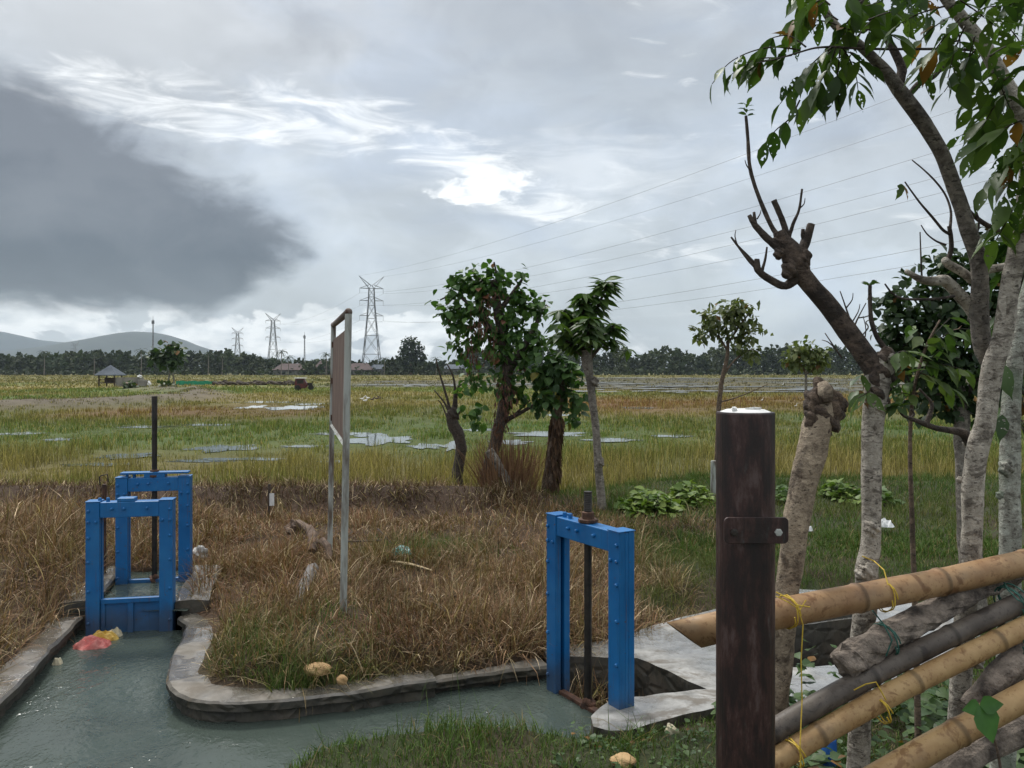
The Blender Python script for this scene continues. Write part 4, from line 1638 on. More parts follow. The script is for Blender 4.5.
# hut on the field
M_ROOF = simple_mat('blue_grey_sheet_roof', (.045, .06, .08), (.09, .11, .135), 1.5, .8, .1, .02)
M_HUTW = simple_mat('dark_hut_wood', (.03, .022, .018), (.09, .065, .045), 3., .9, .3, .02)
M_TIN = simple_mat('pale_cement_wall', (.16, .155, .14), (.25, .24, .22), 1.2, .8, .2, .02)
M_RED = simple_mat('dark_red_paint', (.06, .010, .010), (.12, .02, .018), 3., .45, .1, .01)
M_GREENNET = simple_mat('green_net', (.015, .22, .12), (.03, .30, .17), 2., .8, .2, .02)
hx, hy = (110.5 - CX) / F * 105, 105.
hz_ = -.15
hut = empty('hut', (hx, hy, hz_), 'small open field hut with a pointed grey sheet roof on the left', 'hut')
for sx in (-1, 1):
    for sy in (-1, 1):
        mb = MB()
        mb.box((sx * 1.0 - .07, sy * 1.0 - .07, 0), (sx * 1.0 + .07, sy * 1.0 + .07, 1.62))
        mb.build('post', M_HUTW, hut)
mb = MB()
n = 24
e, zt_, za = 1.42, 1.55, 2.85
cor = [(-e, -e), (e, -e), (e, e), (-e, e)]
vs = [(0, 0, za)] + [(x, y, zt_) for x, y in cor] + [(x, y, zt_ - .1) for x, y in cor]
mb.add(vs, [(0, 1, 2), (0, 2, 3), (0, 3, 4), (0, 4, 1), (1, 5, 6, 2), (2, 6, 7, 3), (3, 7, 8, 4), (4, 8, 5, 1), (8, 7, 6, 5)])
mb.build('roof', M_ROOF, hut)
mb = MB()
mb.box((-1.1, -1.1, .45), (1.1, 1.1, .55))
for sy in (-1, 1):
    mb.box((-1.0, sy * 1.03 - .03, .9), (1.0, sy * 1.03 + .03, .98))
mb.box((-.9, .2, .55), (.3, .9, 1.15))
mb.build('platform', M_HUTW, hut)
wl = empty('low_wall', (hx + 2.9, hy - .2, hz_), 'pale low cement wall joined to the right side of the field hut', 'wall')
mb = MB()
mb.box((-1.75, -.8, -.1), (1.0, -.65, 1.22))
mb.box((.85, -.65, -.1), (1.0, 1.2, 1.22))
mb.build('wall_panel', M_TIN, wl)
mb = MB()
mb.box((1.15, -.9, -.1), (2.3, -.5, .9))
mb.build('end_wall', M_TIN, wl, bevel=.05)
lump('sack', (hx + 4.0, hy - .35, hz_ + 1.32), (.3, .25, .2), M_WHITEP, 'white sack lying on top of the low wall beside the hut', 'sack', 3.)
lump('sack', (hx + 5.4, hy - .7, hz_ + .35), (.22, .25, .42), M_WHITEP, 'white sack standing on the ground right of the low wall', 'sack', 5.)
gx0, gx1 = (176 - CX) / F * 118, (216 - CX) / F * 118
mb = MB()
for i in range(10):
    x0 = gx0 + (gx1 - gx0) * i / 10
    x1 = gx0 + (gx1 - gx0) * (i + 1) / 10
    zt0 = .42 + .05 * math.sin(i * 2.1)
    mb.add([(x0, 118, -.2), (x1, 118.2, -.2), (x1, 118.2, zt0), (x0, 118, zt0), (x0, 118.06, -.2), (x1, 118.26, -.2), (x1, 118.26, zt0), (x0, 118.06, zt0)],
           [(0, 1, 2, 3), (7, 6, 5, 4), (3, 2, 6, 7)])
tag(mb.build('net_fence', M_GREENNET), 'low bright green net fence stretched across the far field on the left', 'net fence')
mb = MB()
for i in range(16):
    mb.blob(((217 + i * 5.2 - CX) / F * 116, 116 + .6 * math.sin(i * 2), .0), (.75, .6, .42 + .1 * math.sin(i * 1.9)), 10, 7, .25, i * 1.1)
tag(mb.build('straw_heap', simple_mat('dark_rotting_straw', (.035, .028, .02), (.085, .065, .045), 2., .95, .5, .1)), 'long dark heap of rotting straw right of the green net', 'straw heap')

# motor tricycle
tx, ty = (302.5 - CX) / F * 84, 84.
tr = empty('tricycle', (tx, ty, -.13), 'small dark red motor tricycle with a pale roof parked in the field', 'tricycle', rz=R(8))
mb = MB()
vs = [(-.72, -.5, .22), (.35, -.5, .22), (.55, -.5, .5), (.48, -.5, .72), (.2, -.5, 1.22), (-.68, -.5, 1.25), (-.74, -.5, .7)]
n = len(vs)
mb.add(vs + [(x, .5, z) for x, y, z in vs], [tuple(range(n)), tuple(range(2 * n - 1, n - 1, -1))] + [(i, n + i, n + (i + 1) % n, (i + 1) % n) for i in range(n)])
mb.build('body', M_RED, tr, bevel=.03)
mb = MB()
mb.box((-.8, -.58, 1.252), (.40, .58, 1.32))
mb.build('roof', M_WHITEP, tr, bevel=.03)
mb = MB()
mb.box((-.5, -.515, .72), (.16, -.503, 1.13))
mb.build('window', M_IRON, tr)
mb = MB()
mb.tube([(.5, .1, .55), (.95, .1, .62), (1.05, .1, .9)], .05, 6)
mb.box((.5, .0, .55), (1.0, .2, .78))
mb.build('motorcycle_frame', M_IRON, tr)
for wx, wy in ((-.45, -.55), (-.45, .55), (.85, .1)):
    mb = MB()
    mb.lathe([(.27, -.05), (.30, -.03), (.30, .03), (.27, .05)], 16, (0, 0, 0), Matrix.Rotation(R(90), 4, 'X'))
    o = mb.build('wheel', M_IRON, tr)
    o.location = (wx, wy, .29)

# ducks
M_DUCKW = simple_mat('white_feathers', (.62, .60, .55), (.78, .77, .73), 9., .8, .1, .01)
M_DUCKB = simple_mat('brown_feathers', (.05, .035, .025), (.12, .085, .06), 9., .8, .1, .01)
for i, (u, v, wh, fl) in enumerate([(362, 402, 1, 1), (368, 401, 1, -1), (372, 402.5, 0, 1), (376.5, 401.5, 0, 1), (379.5, 401, 0, -1), (365, 404, 1, 1)]):
    g = G(u, v + 1, -.12)
    lab = ['white duck leftmost of the flock in the field', 'white duck in the middle of the flock, beside the brown ducks', 'brown duck leftmost of the dark ducks in the flock',
           'brown duck in the middle of the dark ducks', 'brown duck rightmost of the flock in the field', 'white duck nearest of the flock, a little in front'][i]
    d = empty('duck', (g.x, g.y, .04), lab, 'duck', 'ducks foraging in the field', rz=0 if fl > 0 else math.pi)
    mb = MB()
    sp_, sr = spline([Vector(q) * .62 for q in ((-.22, 0, .20), (-.12, 0, .18), (.02, 0, .17), (.13, 0, .20), (.19, 0, .29), (.20, 0, .37), (.25, 0, .40), (.31, 0, .385), (.36, 0, .375))], [q * .62 for q in (.012, .07, .10, .08, .045, .036, .045, .022, .012)], 4)
    mb.tube(sp_, sr, 10)
    mb.build('body', M_DUCKW if wh else M_DUCKB, d, smooth=True)
    for sy in (-.04, .04):
        mb = MB()
        mb.tube([(0, sy * .6, .07), (.01, sy * .6, .0)], .009, 5)
        mb.build('leg', M_YELP, d)

# egrets and scraps of white far out
for i, (u, v, lab) in enumerate([(762, 402, 'white egret standing in the field left of the stump'), (796, 408, 'white egret in the field close to the stump'), (628, 370.5 + 4, 'tiny white egret far across the field before the dark wood'), (783, 386, 'white egret in the flooded strip right of the steel post')]):
    g = G(u, v, -.14)
    sc = .45 if i < 2 else .8
    d = empty('egret', (g.x, g.y, -.15), lab, 'egret', 'white egrets in the field')
    mb = MB()
    sp_, sr = spline([Vector(q) * sc for q in ((-.2, 0, .22), (-.1, 0, .28), (.02, 0, .32), (.1, 0, .38), (.08, 0, .5), (.13, 0, .6), (.2, 0, .62), (.3, 0, .60))], [q * sc for q in (.012, .06, .075, .05, .022, .02, .028, .006)], 4)
    mb.tube(sp_, sr, 8)
    mb.build('body', M_DUCKW, d, smooth=True)
    for sy in (-.03, .03):
        mb = MB()
        mb.tube([Vector((0, sy, .28)) * sc, Vector((.02, sy, 0)) * sc], .009 * sc, 5)
        mb.build('leg', M_IRON, d)

# houses at the edge of the wood
M_HROOF = simple_mat('faded_red_roof', (.05, .030, .028), (.085, .05, .046), .6, .8, .1, .05)
M_HWALL = simple_mat('pale_house_wall', (.12, .12, .11), (.19, .185, .17), .5, .8, 0)
for u, Y, w_, d_, h, rh, lab in [(291, 385, 15, 9, 3.0, 3.2, 'long low house with a faded red roof left of the signboard'),
                                 (325.5, 392, 8, 8, 4.2, 3.6, 'narrow house with a steep red roof just left of the signboard'),
                                 (360, 388, 12, 9, 3.0, 3.4, 'house with a hipped red roof just right of the signboard'),
                                 (379, 395, 9, 7, 3.4, 2.4, 'pale house beneath the tallest pylon'),
                                 (455, 388, 12, 7, 3.6, 2.2, 'whitish house at the wood edge behind the thin bare stump')]:
    Y += 11
    hs = empty('house', ((u - CX) / F * Y, Y, -.6), lab, 'house', 'houses at the edge of the far wood')
    mb = MB()
    mb.box((-w_ / 2, -d_ / 2, 0), (w_ / 2, d_ / 2, h))
    mb.build('wall', M_HWALL, hs)
    mb = MB()
    a, b_ = w_ / 2 + .7, d_ / 2 + .7
    k = a * .55
    mb.add([(-a, -b_, h + .01), (a, -b_, h + .01), (a, b_, h + .01), (-a, b_, h + .01), (-k, 0, h + rh), (k, 0, h + rh)], [(0, 1, 5, 4), (1, 2, 5), (2, 3, 4, 5), (3, 0, 4), (3, 2, 1, 0)])
    mb.build('roof', M_HROOF if rh > 2.3 and u != 379 else M_ROOF, hs)
    for wx in (-.28, .05, .33):
        mb = MB()
        mb.box((wx * w_ - .5, -d_ / 2 - .05, 1.0), (wx * w_ + .5, -d_ / 2 - .01, 2.2))
        mb.build('window', M_IRON, hs)
# ================================================================== bark
def bark_mat(name, pale, mid, dark, rings=.5, patch=.5, scale=1.0, moss=0.):
    m, t, b = material(name)
    p = geo_pos(t)
    n = t.noise(p, 26. * scale, 6., .72)
    c = t.ramp(n, [(.30, dark), (.46, mid), (.66, pale)])
    rg = t.noise(t.mapv(p, scale=(16, 16, 40)), 1. * scale, 5., .65, .8)
    c = t.mix(t.m('MULTIPLY', t.smooth(.53, .62, rg), rings), c, dark)
    fk = t.noise(t.mapv(p, scale=(60, 60, 110)), 1. * scale, 3., .6)
    c = t.mix(t.m('MULTIPLY', t.smooth(.60, .66, fk), .8), c, tuple(q * .5 for q in dark))
    bl = t.smooth(.54, .64, t.noise(p, 7. * scale, 4., .65, .5))
    c = t.mix(t.m('MULTIPLY', bl, patch), c, tuple(q * .6 for q in dark))
    li = t.smooth(.60, .66, t.noise(p, 22. * scale, 3., .6))
    c = t.mix(t.m('MULTIPLY', li, .5), c, tuple(min(1, q * 1.35) for q in pale))
    if moss:
        c = t.mix(t.m('MULTIPLY', t.smooth(.5, .62, t.noise(p, 5., 4.)), moss), c, (.13, .19, .12))
    t.put(b.inputs['Base Color'], c)
    b.inputs['Roughness'].default_value = .85
    h = t.m('ADD', t.noise(p, 40. * scale, 6., .7), t.m('MULTIPLY', rg, .6))
    t.put(b.inputs['Normal'], t.bump(h, .9, .018))
    return m


M_BARK_PALE = bark_mat('pale_spotted_bark', (.58, .53, .45), (.40, .36, .30), (.085, .068, .052), rings=.7)
M_BARK_MOSS = bark_mat('lichen_spotted_bark', (.48, .50, .43), (.32, .32, .27), (.07, .058, .045), moss=.5)
M_BARK_TAN = bark_mat('tan_peeling_bark', (.46, .37, .265), (.30, .24, .17), (.09, .06, .04), rings=.25, patch=.75)
M_BARK_DARK = bark_mat('dark_wet_bark', (.11, .085, .065), (.055, .042, .033), (.02, .015, .012), patch=.4)
M_BARK_LIMB = bark_mat('brown_peeling_bark', (.15, .11, .082), (.075, .055, .042), (.02, .015, .012), patch=.7)
M_KNOB = bark_mat('gnarled_dark_wood', (.20, .145, .10), (.10, .07, .05), (.03, .022, .017), scale=1.2)
M_BARK_UP = bark_mat('grey_brown_bark', (.30, .27, .225), (.17, .15, .125), (.045, .037, .03), rings=.6)
M_BARK_BROWN = bark_mat('brown_bark', (.19, .135, .09), (.115, .08, .055), (.045, .032, .022), scale=.7)
M_BARK_GREY = bark_mat('grey_bark', (.30, .275, .23), (.17, .15, .125), (.06, .05, .04), scale=.7)
M_LEAF = leafy_mat('large_leaf', .45, .26, holes=.93, var=.3)
M_LEAF2 = leafy_mat('tree_leaf', .5, .25, var=.4)
M_DEAD = leafy_mat('dry_vine', .9, .1, var=.4)
M_FARLEAF = leafy_mat('far_foliage', .8, .1, var=.3)
M_GRASS = leafy_mat('grass_blade', .75, .16, var=.3, spec=.15)


WS = {}


def limb(parent, name, rows, Y, mat, sub=6, seg=14, amp=.06, freq=9., dY=0., blobs=(), label=None, seed=0.):
    if WS.get(parent.name) and seg == 14:
        sub, seg, amp = 12, 24, .042
    pts, rad = pxspline(rows, Y, sub, dY)
    ws = {'C': .78, 'D': .80, 'B': .88, 'T4': .8}.get(WS.get(parent.name), 1.0)
    rad = [q * ws for q in rad]
    mb = MB()
    mb.tube(pts, rad, seg, amp=amp, freq=freq, seed=seed)
    for (u, v, w_, s, sd_) in blobs:
        yy = Y + s
        r_ = w_ / 2 / F * yy * ws * .88
        mb.blob(P(u, v, yy), (r_, r_, r_ * 1.15), 28, 20, .2, sd_)
    o = mb.build(name, mat, smooth=True)
    adopt(o, parent)
    if label:
        o['label'] = label
    return o


def leaf_mesh(name, parent, mat, T_, D_, L_, C_, template=LEAF_BIG, up=None, width=1.0, stalks=None):
    T_, D_, L_, C_ = [np.asarray(q, dtype=float) for q in (T_, D_, L_, C_)]
    n = len(T_)
    upv = np.tile([0, 0, 1.], (n, 1)) + rng.normal(0, .35, (n, 3)) if up is None else np.asarray(up)
    D_ = D_ + rng.normal(0, .02, (n, 3))
    M = frames(D_, upv)
    W = np.asarray(width) * np.ones(n)
    M = M * np.stack([L_ * W, L_, L_], 1)[:, None, :]
    V, Fs, C = inst(template[0], template[1], M, T_, C_)
    if stalks is not None and stalks.V:
        by = {}
        for f in stalks.F:
            by.setdefault(len(f), []).append(f)
        V, Fs, C = merge([(V, Fs, C), (np.array(stalks.V), [np.array(q) for q in by.values()], np.tile((.045, .035, .022), (len(stalks.V), 1)))])
    o = np_mesh(name, V, Fs, mat, None, C, smooth=True)
    if parent is not None:
        adopt(o, parent)
    return o


def leafcol(n, a=(.035, .075, .018), b=(.075, .125, .028), odd=(.17, .085, .02), podd=.04):
    c = mixc(np.tile(a, (n, 1)), np.tile(b, (n, 1)), rng.random(n) ** 1.4)
    k = rng.random(n) < podd
    c[k] = np.array(odd) * rng.uniform(.6, 1.2, (k.sum(), 1))
    return c


class Leaves:
    def __init__(s):
        s.T, s.D, s.L = [], [], []

    def compound(s, pts, k, size, twigs=None, spread=.75, droop=.55, r=.0022, start=.15, jitter=.18):
        """leaflets in pairs along a leaf stalk, hanging"""
        pts = [Vector(p) for p in pts]
        sp_, _ = spline(pts, [1] * len(pts), 6)
        if twigs is not None:
            twigs.tube(sp_, [r * (1.3 - .8 * i / len(sp_)) for i in range(len(sp_))], 5)
        n = len(sp_)
        for i in range(k + 1):
            t = start + (1 - start) * i / k
            j = min(n - 2, int(t * (n - 1)))
            p = sp_[j].lerp(sp_[j + 1], t * (n - 1) - j)
            tg = (sp_[j + 1] - sp_[max(0, j - 1)]).normalized()
            sd_ = tg.cross(Vector((random.uniform(-.3, .3), random.uniform(-.3, .3), 1))).normalized()
            for sg_ in ((-1, 1) if i < k else (0,)):
                d = tg * .55 + sd_ * sg_ * spread + Vector((0, 0, -droop * random.uniform(.6, 1.5))) + Vector([random.gauss(0, jitter) for _ in range(3)])
                s.T.append(p)
                s.D.append(d.normalized())
                s.L.append(size * random.uniform(.7, 1.15) * (1 - .25 * (i == 0)))

    def whorl(s, p, n, size, up=.4, droop=.0):
        for k in range(n):
            a = 2 * math.pi * k / n + random.uniform(-.3, .3)
            d = Vector((math.cos(a), math.sin(a), up * random.uniform(.2, 1.3) - droop))
            s.T.append(Vector(p))
            s.D.append(d.normalized())
            s.L.append(size * random.uniform(.7, 1.1))

    def mesh(s, name, parent, mat, template=LEAF_BIG, width=1.0, cols=None, stalks=None):
        if cols is None:
            cols = leafcol(len(s.T))
        return leaf_mesh(name, parent, mat, s.T, s.D, s.L, cols, template, width=width, stalks=stalks)


# ================================================================== the four trees behind the fence
# A: cut stump
A_ = empty('tree_stump', (P(772, 768, 2.56).x, 2.56, 0), 'tan sawn off leaning tree stump with a gnarled top beside the steel post', 'tree stump')
YA = 2.56
pts, rad = pxspline([(u_, v_, w_ * .87) for u_, v_, w_ in [(766, 1000, 40), (771, 800, 35), (775, 700, 31), (781, 640, 29), (788, 585, 27), (800, 500, 30), (812, 450, 32), (820, 420, 34), (824, 402, 30), (823, 392, 24)]], YA, 5)
mb = MB()
mb.tube(pts, rad, 22, amp=.07, freq=11)
adopt(mb.build('trunk', M_BARK_TAN, smooth=True), A_)
mb = MB()
for (u, v, w_, dy, sd_) in ((823, 411, 37, -.004, 9.3), (816, 402, 24, -.018, 1.), (815, 418, 22, -.016, 2.3), (829, 416, 28, -.016, 3.7), (834, 404, 24, -.006, 4.1), (822, 393, 26, -.006, 5.5), (821, 430, 22, -.014, 6.2), (843, 409, 8, 0, 7.7)):
    r_ = w_ / 2 / F * YA * .86
    mb.blob(P(u, v, YA + dy), (r_, r_ * .8, r_ * 1.25), 26, 18, .24, sd_)
adopt(mb.build('knob', M_KNOB, smooth=True), A_)
mb = MB()
mb.tube([P(828, 402, YA - .060), P(825, 392, YA - .050), P(823, 384, YA - .030)], [.014, .022, .016], 12, amp=.1, freq=20)
adopt(mb.build('cut_face', M_BARK_TAN, smooth=True), A_)

# B: pollarded tree
YB = 2.68
B_ = empty('pollarded_tree', (P(860, 768, YB).x, YB, 0), 'pollarded tree with one long bare leaning limb ending in a knob of cut shoots', 'tree')
WS[B_.name] = 'B'
limb(B_, 'trunk', [(850, 1010, 34), (857, 800, 26), (859, 740, 24), (860, 660, 24), (866, 600, 25), (867, 570, 25), (871, 541, 21), (871, 484, 21), (873, 427, 23), (876, 395, 27), (880, 372, 31), (884, 360, 26)], YB, M_BARK_PALE, seed=1.,
     blobs=[(873, 527, 17, -.03, 1.), (867, 571, 19, -.02, 2.), (861, 574, 14, -.02, 3.), (886, 362, 24, 0, 4.), (880, 408, 12, -.03, 5.)])
limb(B_, 'limb', [(880, 378, 26), (868, 360, 24), (848, 332, 23), (828, 305, 21), (812, 287, 20), (800, 272, 21), (794, 262, 25), (790, 250, 24), (783, 240, 17), (779, 231, 13)], YB, M_BARK_LIMB, seed=2.,
     blobs=[(880, 374, 37, 0, 7.), (884, 363, 31, 0, 8.), (877, 392, 30, .0, 9.), (797, 264, 30, 0, 1.), (790, 270, 20, -.02, 2.), (803, 258, 18, -.01, 3.), (781, 241, 17, 0, 4.), (778, 254, 12, -.02, 5.)])
sh = [([(786, 244, 10), (780, 236, 7), (773, 229, 5.5), (760, 200, 4.6), (750, 168, 4.2), (748, 140, 4), (746, 116, 3.4)], .3),
      ([(787, 240, 8), (785, 228, 7), (779, 212, 6.4), (774, 200, 6.2)], .0),
      ([(789, 237, 5), (793, 224, 3.6), (799, 210, 3), (802, 189, 2.4)], .0),
      ([(782, 250, 12), (770, 241, 9), (760, 231, 8), (754, 224, 7), (749, 215, 4.6)], .0),
      ([(757, 229, 4), (755, 220, 4), (754, 212, 3)], .0),
      ([(797, 262, 16), (803, 248, 11), (808, 236, 10), (811, 224, 9)], .0),
      ([(806, 242, 5), (803, 236, 5), (803, 229, 4)], .0),
      ([(796, 278, 14), (785, 286, 9), (771, 280, 8.5), (761, 273, 8), (757, 267, 8), (757, 259, 6)], .0),
      ([(760, 271, 5), (750, 262, 3.4), (741, 250, 2.8), (731, 237, 2)], .0),
      ([(757, 266, 4), (748, 256, 3), (740, 248, 2.4), (733, 240, 1.6)], .05),
      ([(762, 271, 4), (765, 260, 3), (767, 247, 2)], .0),
      ([(884, 364, 12), (893, 356, 9), (885, 348, 6), (876, 335, 5.4), (871, 318, 5), (870, 300, 4.6), (870, 285, 4.2)], .0),
      ([(856, 342, 3), (852, 326, 2.4), (846, 308, 1.8), (840, 291, 1)], .02),
      ([(853, 330, 2.2), (858, 318, 1.7), (866, 303, 1)], .02),
      ([(858, 340, 2), (868, 328, 1.6), (866, 322, 1.2), (874, 318, .8)], .02),
      ([(842, 358, 2), (833, 345, 1.6), (825, 333, 1)], .02)]
for i, (rows, dy) in enumerate(sh):
    limb(B_, 'shoot', rows, YB + .0, M_BARK_DARK, sub=5, seg=9, amp=.10, freq=25, dY=dy * .3, seed=i)
lv = Leaves()
tw = MB()
for q in range(9):
    a = q * 2.2
    p0 = P(746.5, 116 - q * 1.6, YB + .09)
    lv.T.append(p0)
    lv.D.append(Vector((math.cos(a), math.sin(a) * .6, .35)).normalized())
    lv.L.append(.033)
for q in range(5):
    lv.T.append(P(870, 285, YB))
    lv.D.append(Vector((math.cos(q * 1.3), math.sin(q), .5)).normalized())
    lv.L.append(.03)
for (u0, v0, u1, v1, u2, v2) in ((853, 332, 844, 318, 838, 306), (851, 324, 858, 312, 860, 304), (846, 308, 852, 300, 853, 293), (858, 318, 868, 316, 872, 310), (863, 346, 866, 330, 863, 316), (835, 348, 828, 342, 822, 340), (752, 172, 747, 166, 745, 160), (800, 208, 804, 204, 805, 198), (737, 244, 735, 236, 736, 230), (757, 219, 760, 214, 761, 210)):
    limb(B_, 'twig', [(u0, v0, 1.8), (u1, v1, 1.3), (u2, v2, .8)], YB, M_BARK_DARK, seg=5, sub=3)
for u, v in ((862, 375), (858, 390), (893, 372), (898, 384), (897, 364)):
    for q in range(2):
        lv.T.append(P(u, v, YB))
        lv.D.append(Vector((random.uniform(-1, 1), -.5, -.5)).normalized())
        lv.L.append(.075)
lv.mesh('leaves', B_, M_LEAF)
tw = MB()
l2 = Leaves()
l2.compound([P(876, 384, YB), P(868, 392, YB - .05), P(858, 398, YB - .08)], 2, .09, tw, droop=.7)
l2.compound([P(888, 362, YB), P(900, 352, YB - .05), P(908, 352, YB - .08)], 3, .085, tw, droop=.5)
l2.mesh('leaves', B_, M_LEAF, cols=leafcol(len(l2.T), (.07, .12, .03), (.12, .17, .045)), stalks=tw)

# C: the big tree with two leaders
YC = 2.84
C_ = empty('tree', (P(950, 768, YC).x, YC, 0), 'tall pale barked tree forking into two leaders with large hanging leaves, behind the bamboo', 'tree')
WS[C_.name] = 'C'
limb(C_, 'trunk', [(940, 1020, 38), (952, 790, 29), (958, 720, 25), (963, 650, 25), (967, 590, 25), (970, 565, 25), (972, 526, 25), (973, 487, 26), (978, 448, 26), (985, 422, 24), (990, 385, 24), (994, 362, 25), (1002, 340, 24), (1008, 297, 23), (1016, 258, 22), (1022, 220, 21), (1028, 170, 20), (1026, 130, 20), (1016, 104, 20), (1000, 75, 19), (984, 46, 17), (962, 18, 15), (944, -4, 12), (925, -40, 8)],
     YC, M_BARK_PALE, dY=-.35, seed=3., blobs=[(972, 440, 20, -.05, 1.), (986, 412, 16, -.09, 2.), (975, 478, 17, -.06, 3.), (960, 480, 9, -.03, 4.), (978, 663, 15, -.03, 9.)])
limb(C_, 'limb', [(994, 372, 20), (985, 352, 22), (981, 335, 22), (979, 310, 22), (980, 285, 20), (978, 258, 20), (969, 232, 19), (961, 206, 18), (953, 185, 18), (948, 170, 18), (941, 152, 18), (927, 128, 18), (912, 107, 18), (899, 90, 17), (886, 72, 15), (875, 60, 13), (858, 44, 12), (843, 33, 11), (828, 16, 10), (812, -14, 8)],
     YC - .06, M_BARK_UP, dY=-.3, seed=4., blobs=[(981, 262, 23, 0, 3.), (978, 318, 24, 0, 5.)])
CL = [([(897, 92, 12), (901, 78, 12), (902, 68, 11), (895, 52, 9.5), (885, 36, 9), (876, 24, 9), (864, 6, 8), (852, -20, 6)], -.22, 0),
      ([(904, 100, 9), (912, 92, 8), (920, 83, 8), (934, 76, 6.5), (948, 62, 4), (965, 52, 3)], -.22, 0),
      ([(980, 322, 18), (968, 304, 16), (957, 292, 15), (945, 281, 14), (935, 281, 12), (920, 279, 9), (906, 271, 5)], -.06, -.15),
      ([(972, 280, 12), (962, 272, 11), (948, 264, 11), (945, 260, 9)], -.06, -.05),
      ([(947, 263, 7), (951, 250, 6), (951, 238, 6), (949, 226, 5)], -.10, 0),
      ([(950, 234, 4), (943, 230, 3.4), (933, 218, 3), (921, 204, 2.6), (912, 192, 2.2), (905, 182, 1.8)], -.10, -.1),
      ([(950, 228, 4), (951, 212, 3), (946, 196, 2.6), (936, 182, 2.4), (924, 170, 2), (912, 160, 1.6)], -.10, .1),
      ([(922, 279, 3), (921, 260, 2), (920, 232, 1.4)], -.15, 0),
      ([(946, 245, 3), (936, 241, 2.2), (927, 234, 1.8), (921, 225, 1.2)], -.10, 0),
      ([(954, 296, 4), (935, 299, 3.6), (905, 299, 3.2), (893, 294, 2.6), (885, 284, 2)], -.2, -.1),
      ([(962, 203, 6), (972, 214, 5), (985, 224, 6.5), (998, 231, 7), (1010, 236, 8), (1024, 238, 9)], -.1, .05),
      ([(976, 212, 3), (979, 222, 2.6), (977, 236, 2)], -.1, 0),
      ([(984, 270, 12), (996, 268, 10), (1010, 266, 11)], -.06, 0),
      ([(970, 441, 18), (962, 433, 11), (948, 430, 8), (936, 428, 7), (925, 424, 7), (912, 419, 5), (903, 415, 4), (898, 408, 3)], -.04, -.15),
      ([(926, 424, 7), (930, 414, 6), (932, 404, 4), (926, 396, 3), (919, 389, 2.6)], -.12, 0),
      ([(910, 419, 3.4), (914, 414, 3), (911, 409, 2.2)], -.14, 0),
      ([(975, 50, 4), (950, 49, 3.4), (915, 49, 3.2), (877, 49, 3.2), (850, 48, 3), (833, 47, 2.8), (815, 48, 2.6), (797, 53, 2.2), (780, 58, 1.8), (757, 63, 1.4)], -.34, -.15)]
for i, (rows, oy, dy) in enumerate(CL):
    dark = i not in (2, 3, 12)
    limb(C_, 'limb' if rows[0][2] > 8 else 'shoot', rows, YC + oy, M_BARK_DARK if dark else M_BARK_PALE, sub=5, seg=10, amp=.08, freq=18, dY=dy, seed=i * 1.3)

LV = Leaves()
TW = MB()
yt = YC - .45


def rach(rows, k, size, dy=0., **kw):
    LV.compound([P(u, v, yt + dy + .03 * i) for i, (u, v) in enumerate(rows)], k, size, TW, **kw)


S_ = .098
# hanging cluster far left
rach([(800, 50), (775, 47), (750, 52), (728, 64), (712, 84)], 4, S_ * .9, droop=.5)
rach([(792, 55), (768, 60), (748, 64), (732, 74)], 3, S_ * .95, droop=.6)
rach([(806, 47), (790, 36), (775, 37), (765, 42)], 3, S_ * .75, droop=.7)
rach([(780, 58), (765, 58), (748, 62)], 2, S_ * .8, droop=1.)
# cluster under the big limb
rach([(833, 46), (816, 60), (798, 80), (780, 104)], 4, S_ * 1.0, -.06, droop=.5)
rach([(836, 48), (828, 68), (818, 86), (808, 100)], 4, S_ * 1.0, .05, droop=.6)
rach([(840, 48), (838, 70), (834, 88), (828, 100)], 3, S_ * .95, 0, droop=1.1)
rach([(843, 48), (850, 60), (856, 76), (858, 90)], 4, S_ * .9, .05, droop=.35)
rach([(832, 50), (814, 66), (800, 76)], 3, S_ * .9, .1, droop=.9)
rach([(850, 52), (858, 60), (868, 66)], 2, S_ * .8, -.05, droop=.6)
rach([(800, 100), (790, 118), (776, 130), (766, 142)], 3, S_ * .85, -.02, droop=.9)
# top left, round the end of the limb
for rows in ([(850, 30), (828, 22), (808, 20), (792, 26)], [(838, 20), (815, 4), (798, -4)], [(858, 36), (872, 20), (890, 10)], [(868, 20), (892, 12), (905, 22)], [(830, 5), (812, -10), (795, -14)],
             [(850, 10), (870, -4), (892, -8)], [(846, 26), (838, 40), (826, 50)], [(866, 30), (880, 30), (900, 40)], [(845, -5), (860, 6), (880, 2)], [(856, 12), (846, 24), (842, 38)], [(820, 0), (806, 8), (800, 22)]):
    rach(rows, 3, S_ * random.uniform(.8, 1.), random.uniform(-.15, .15), droop=.7)
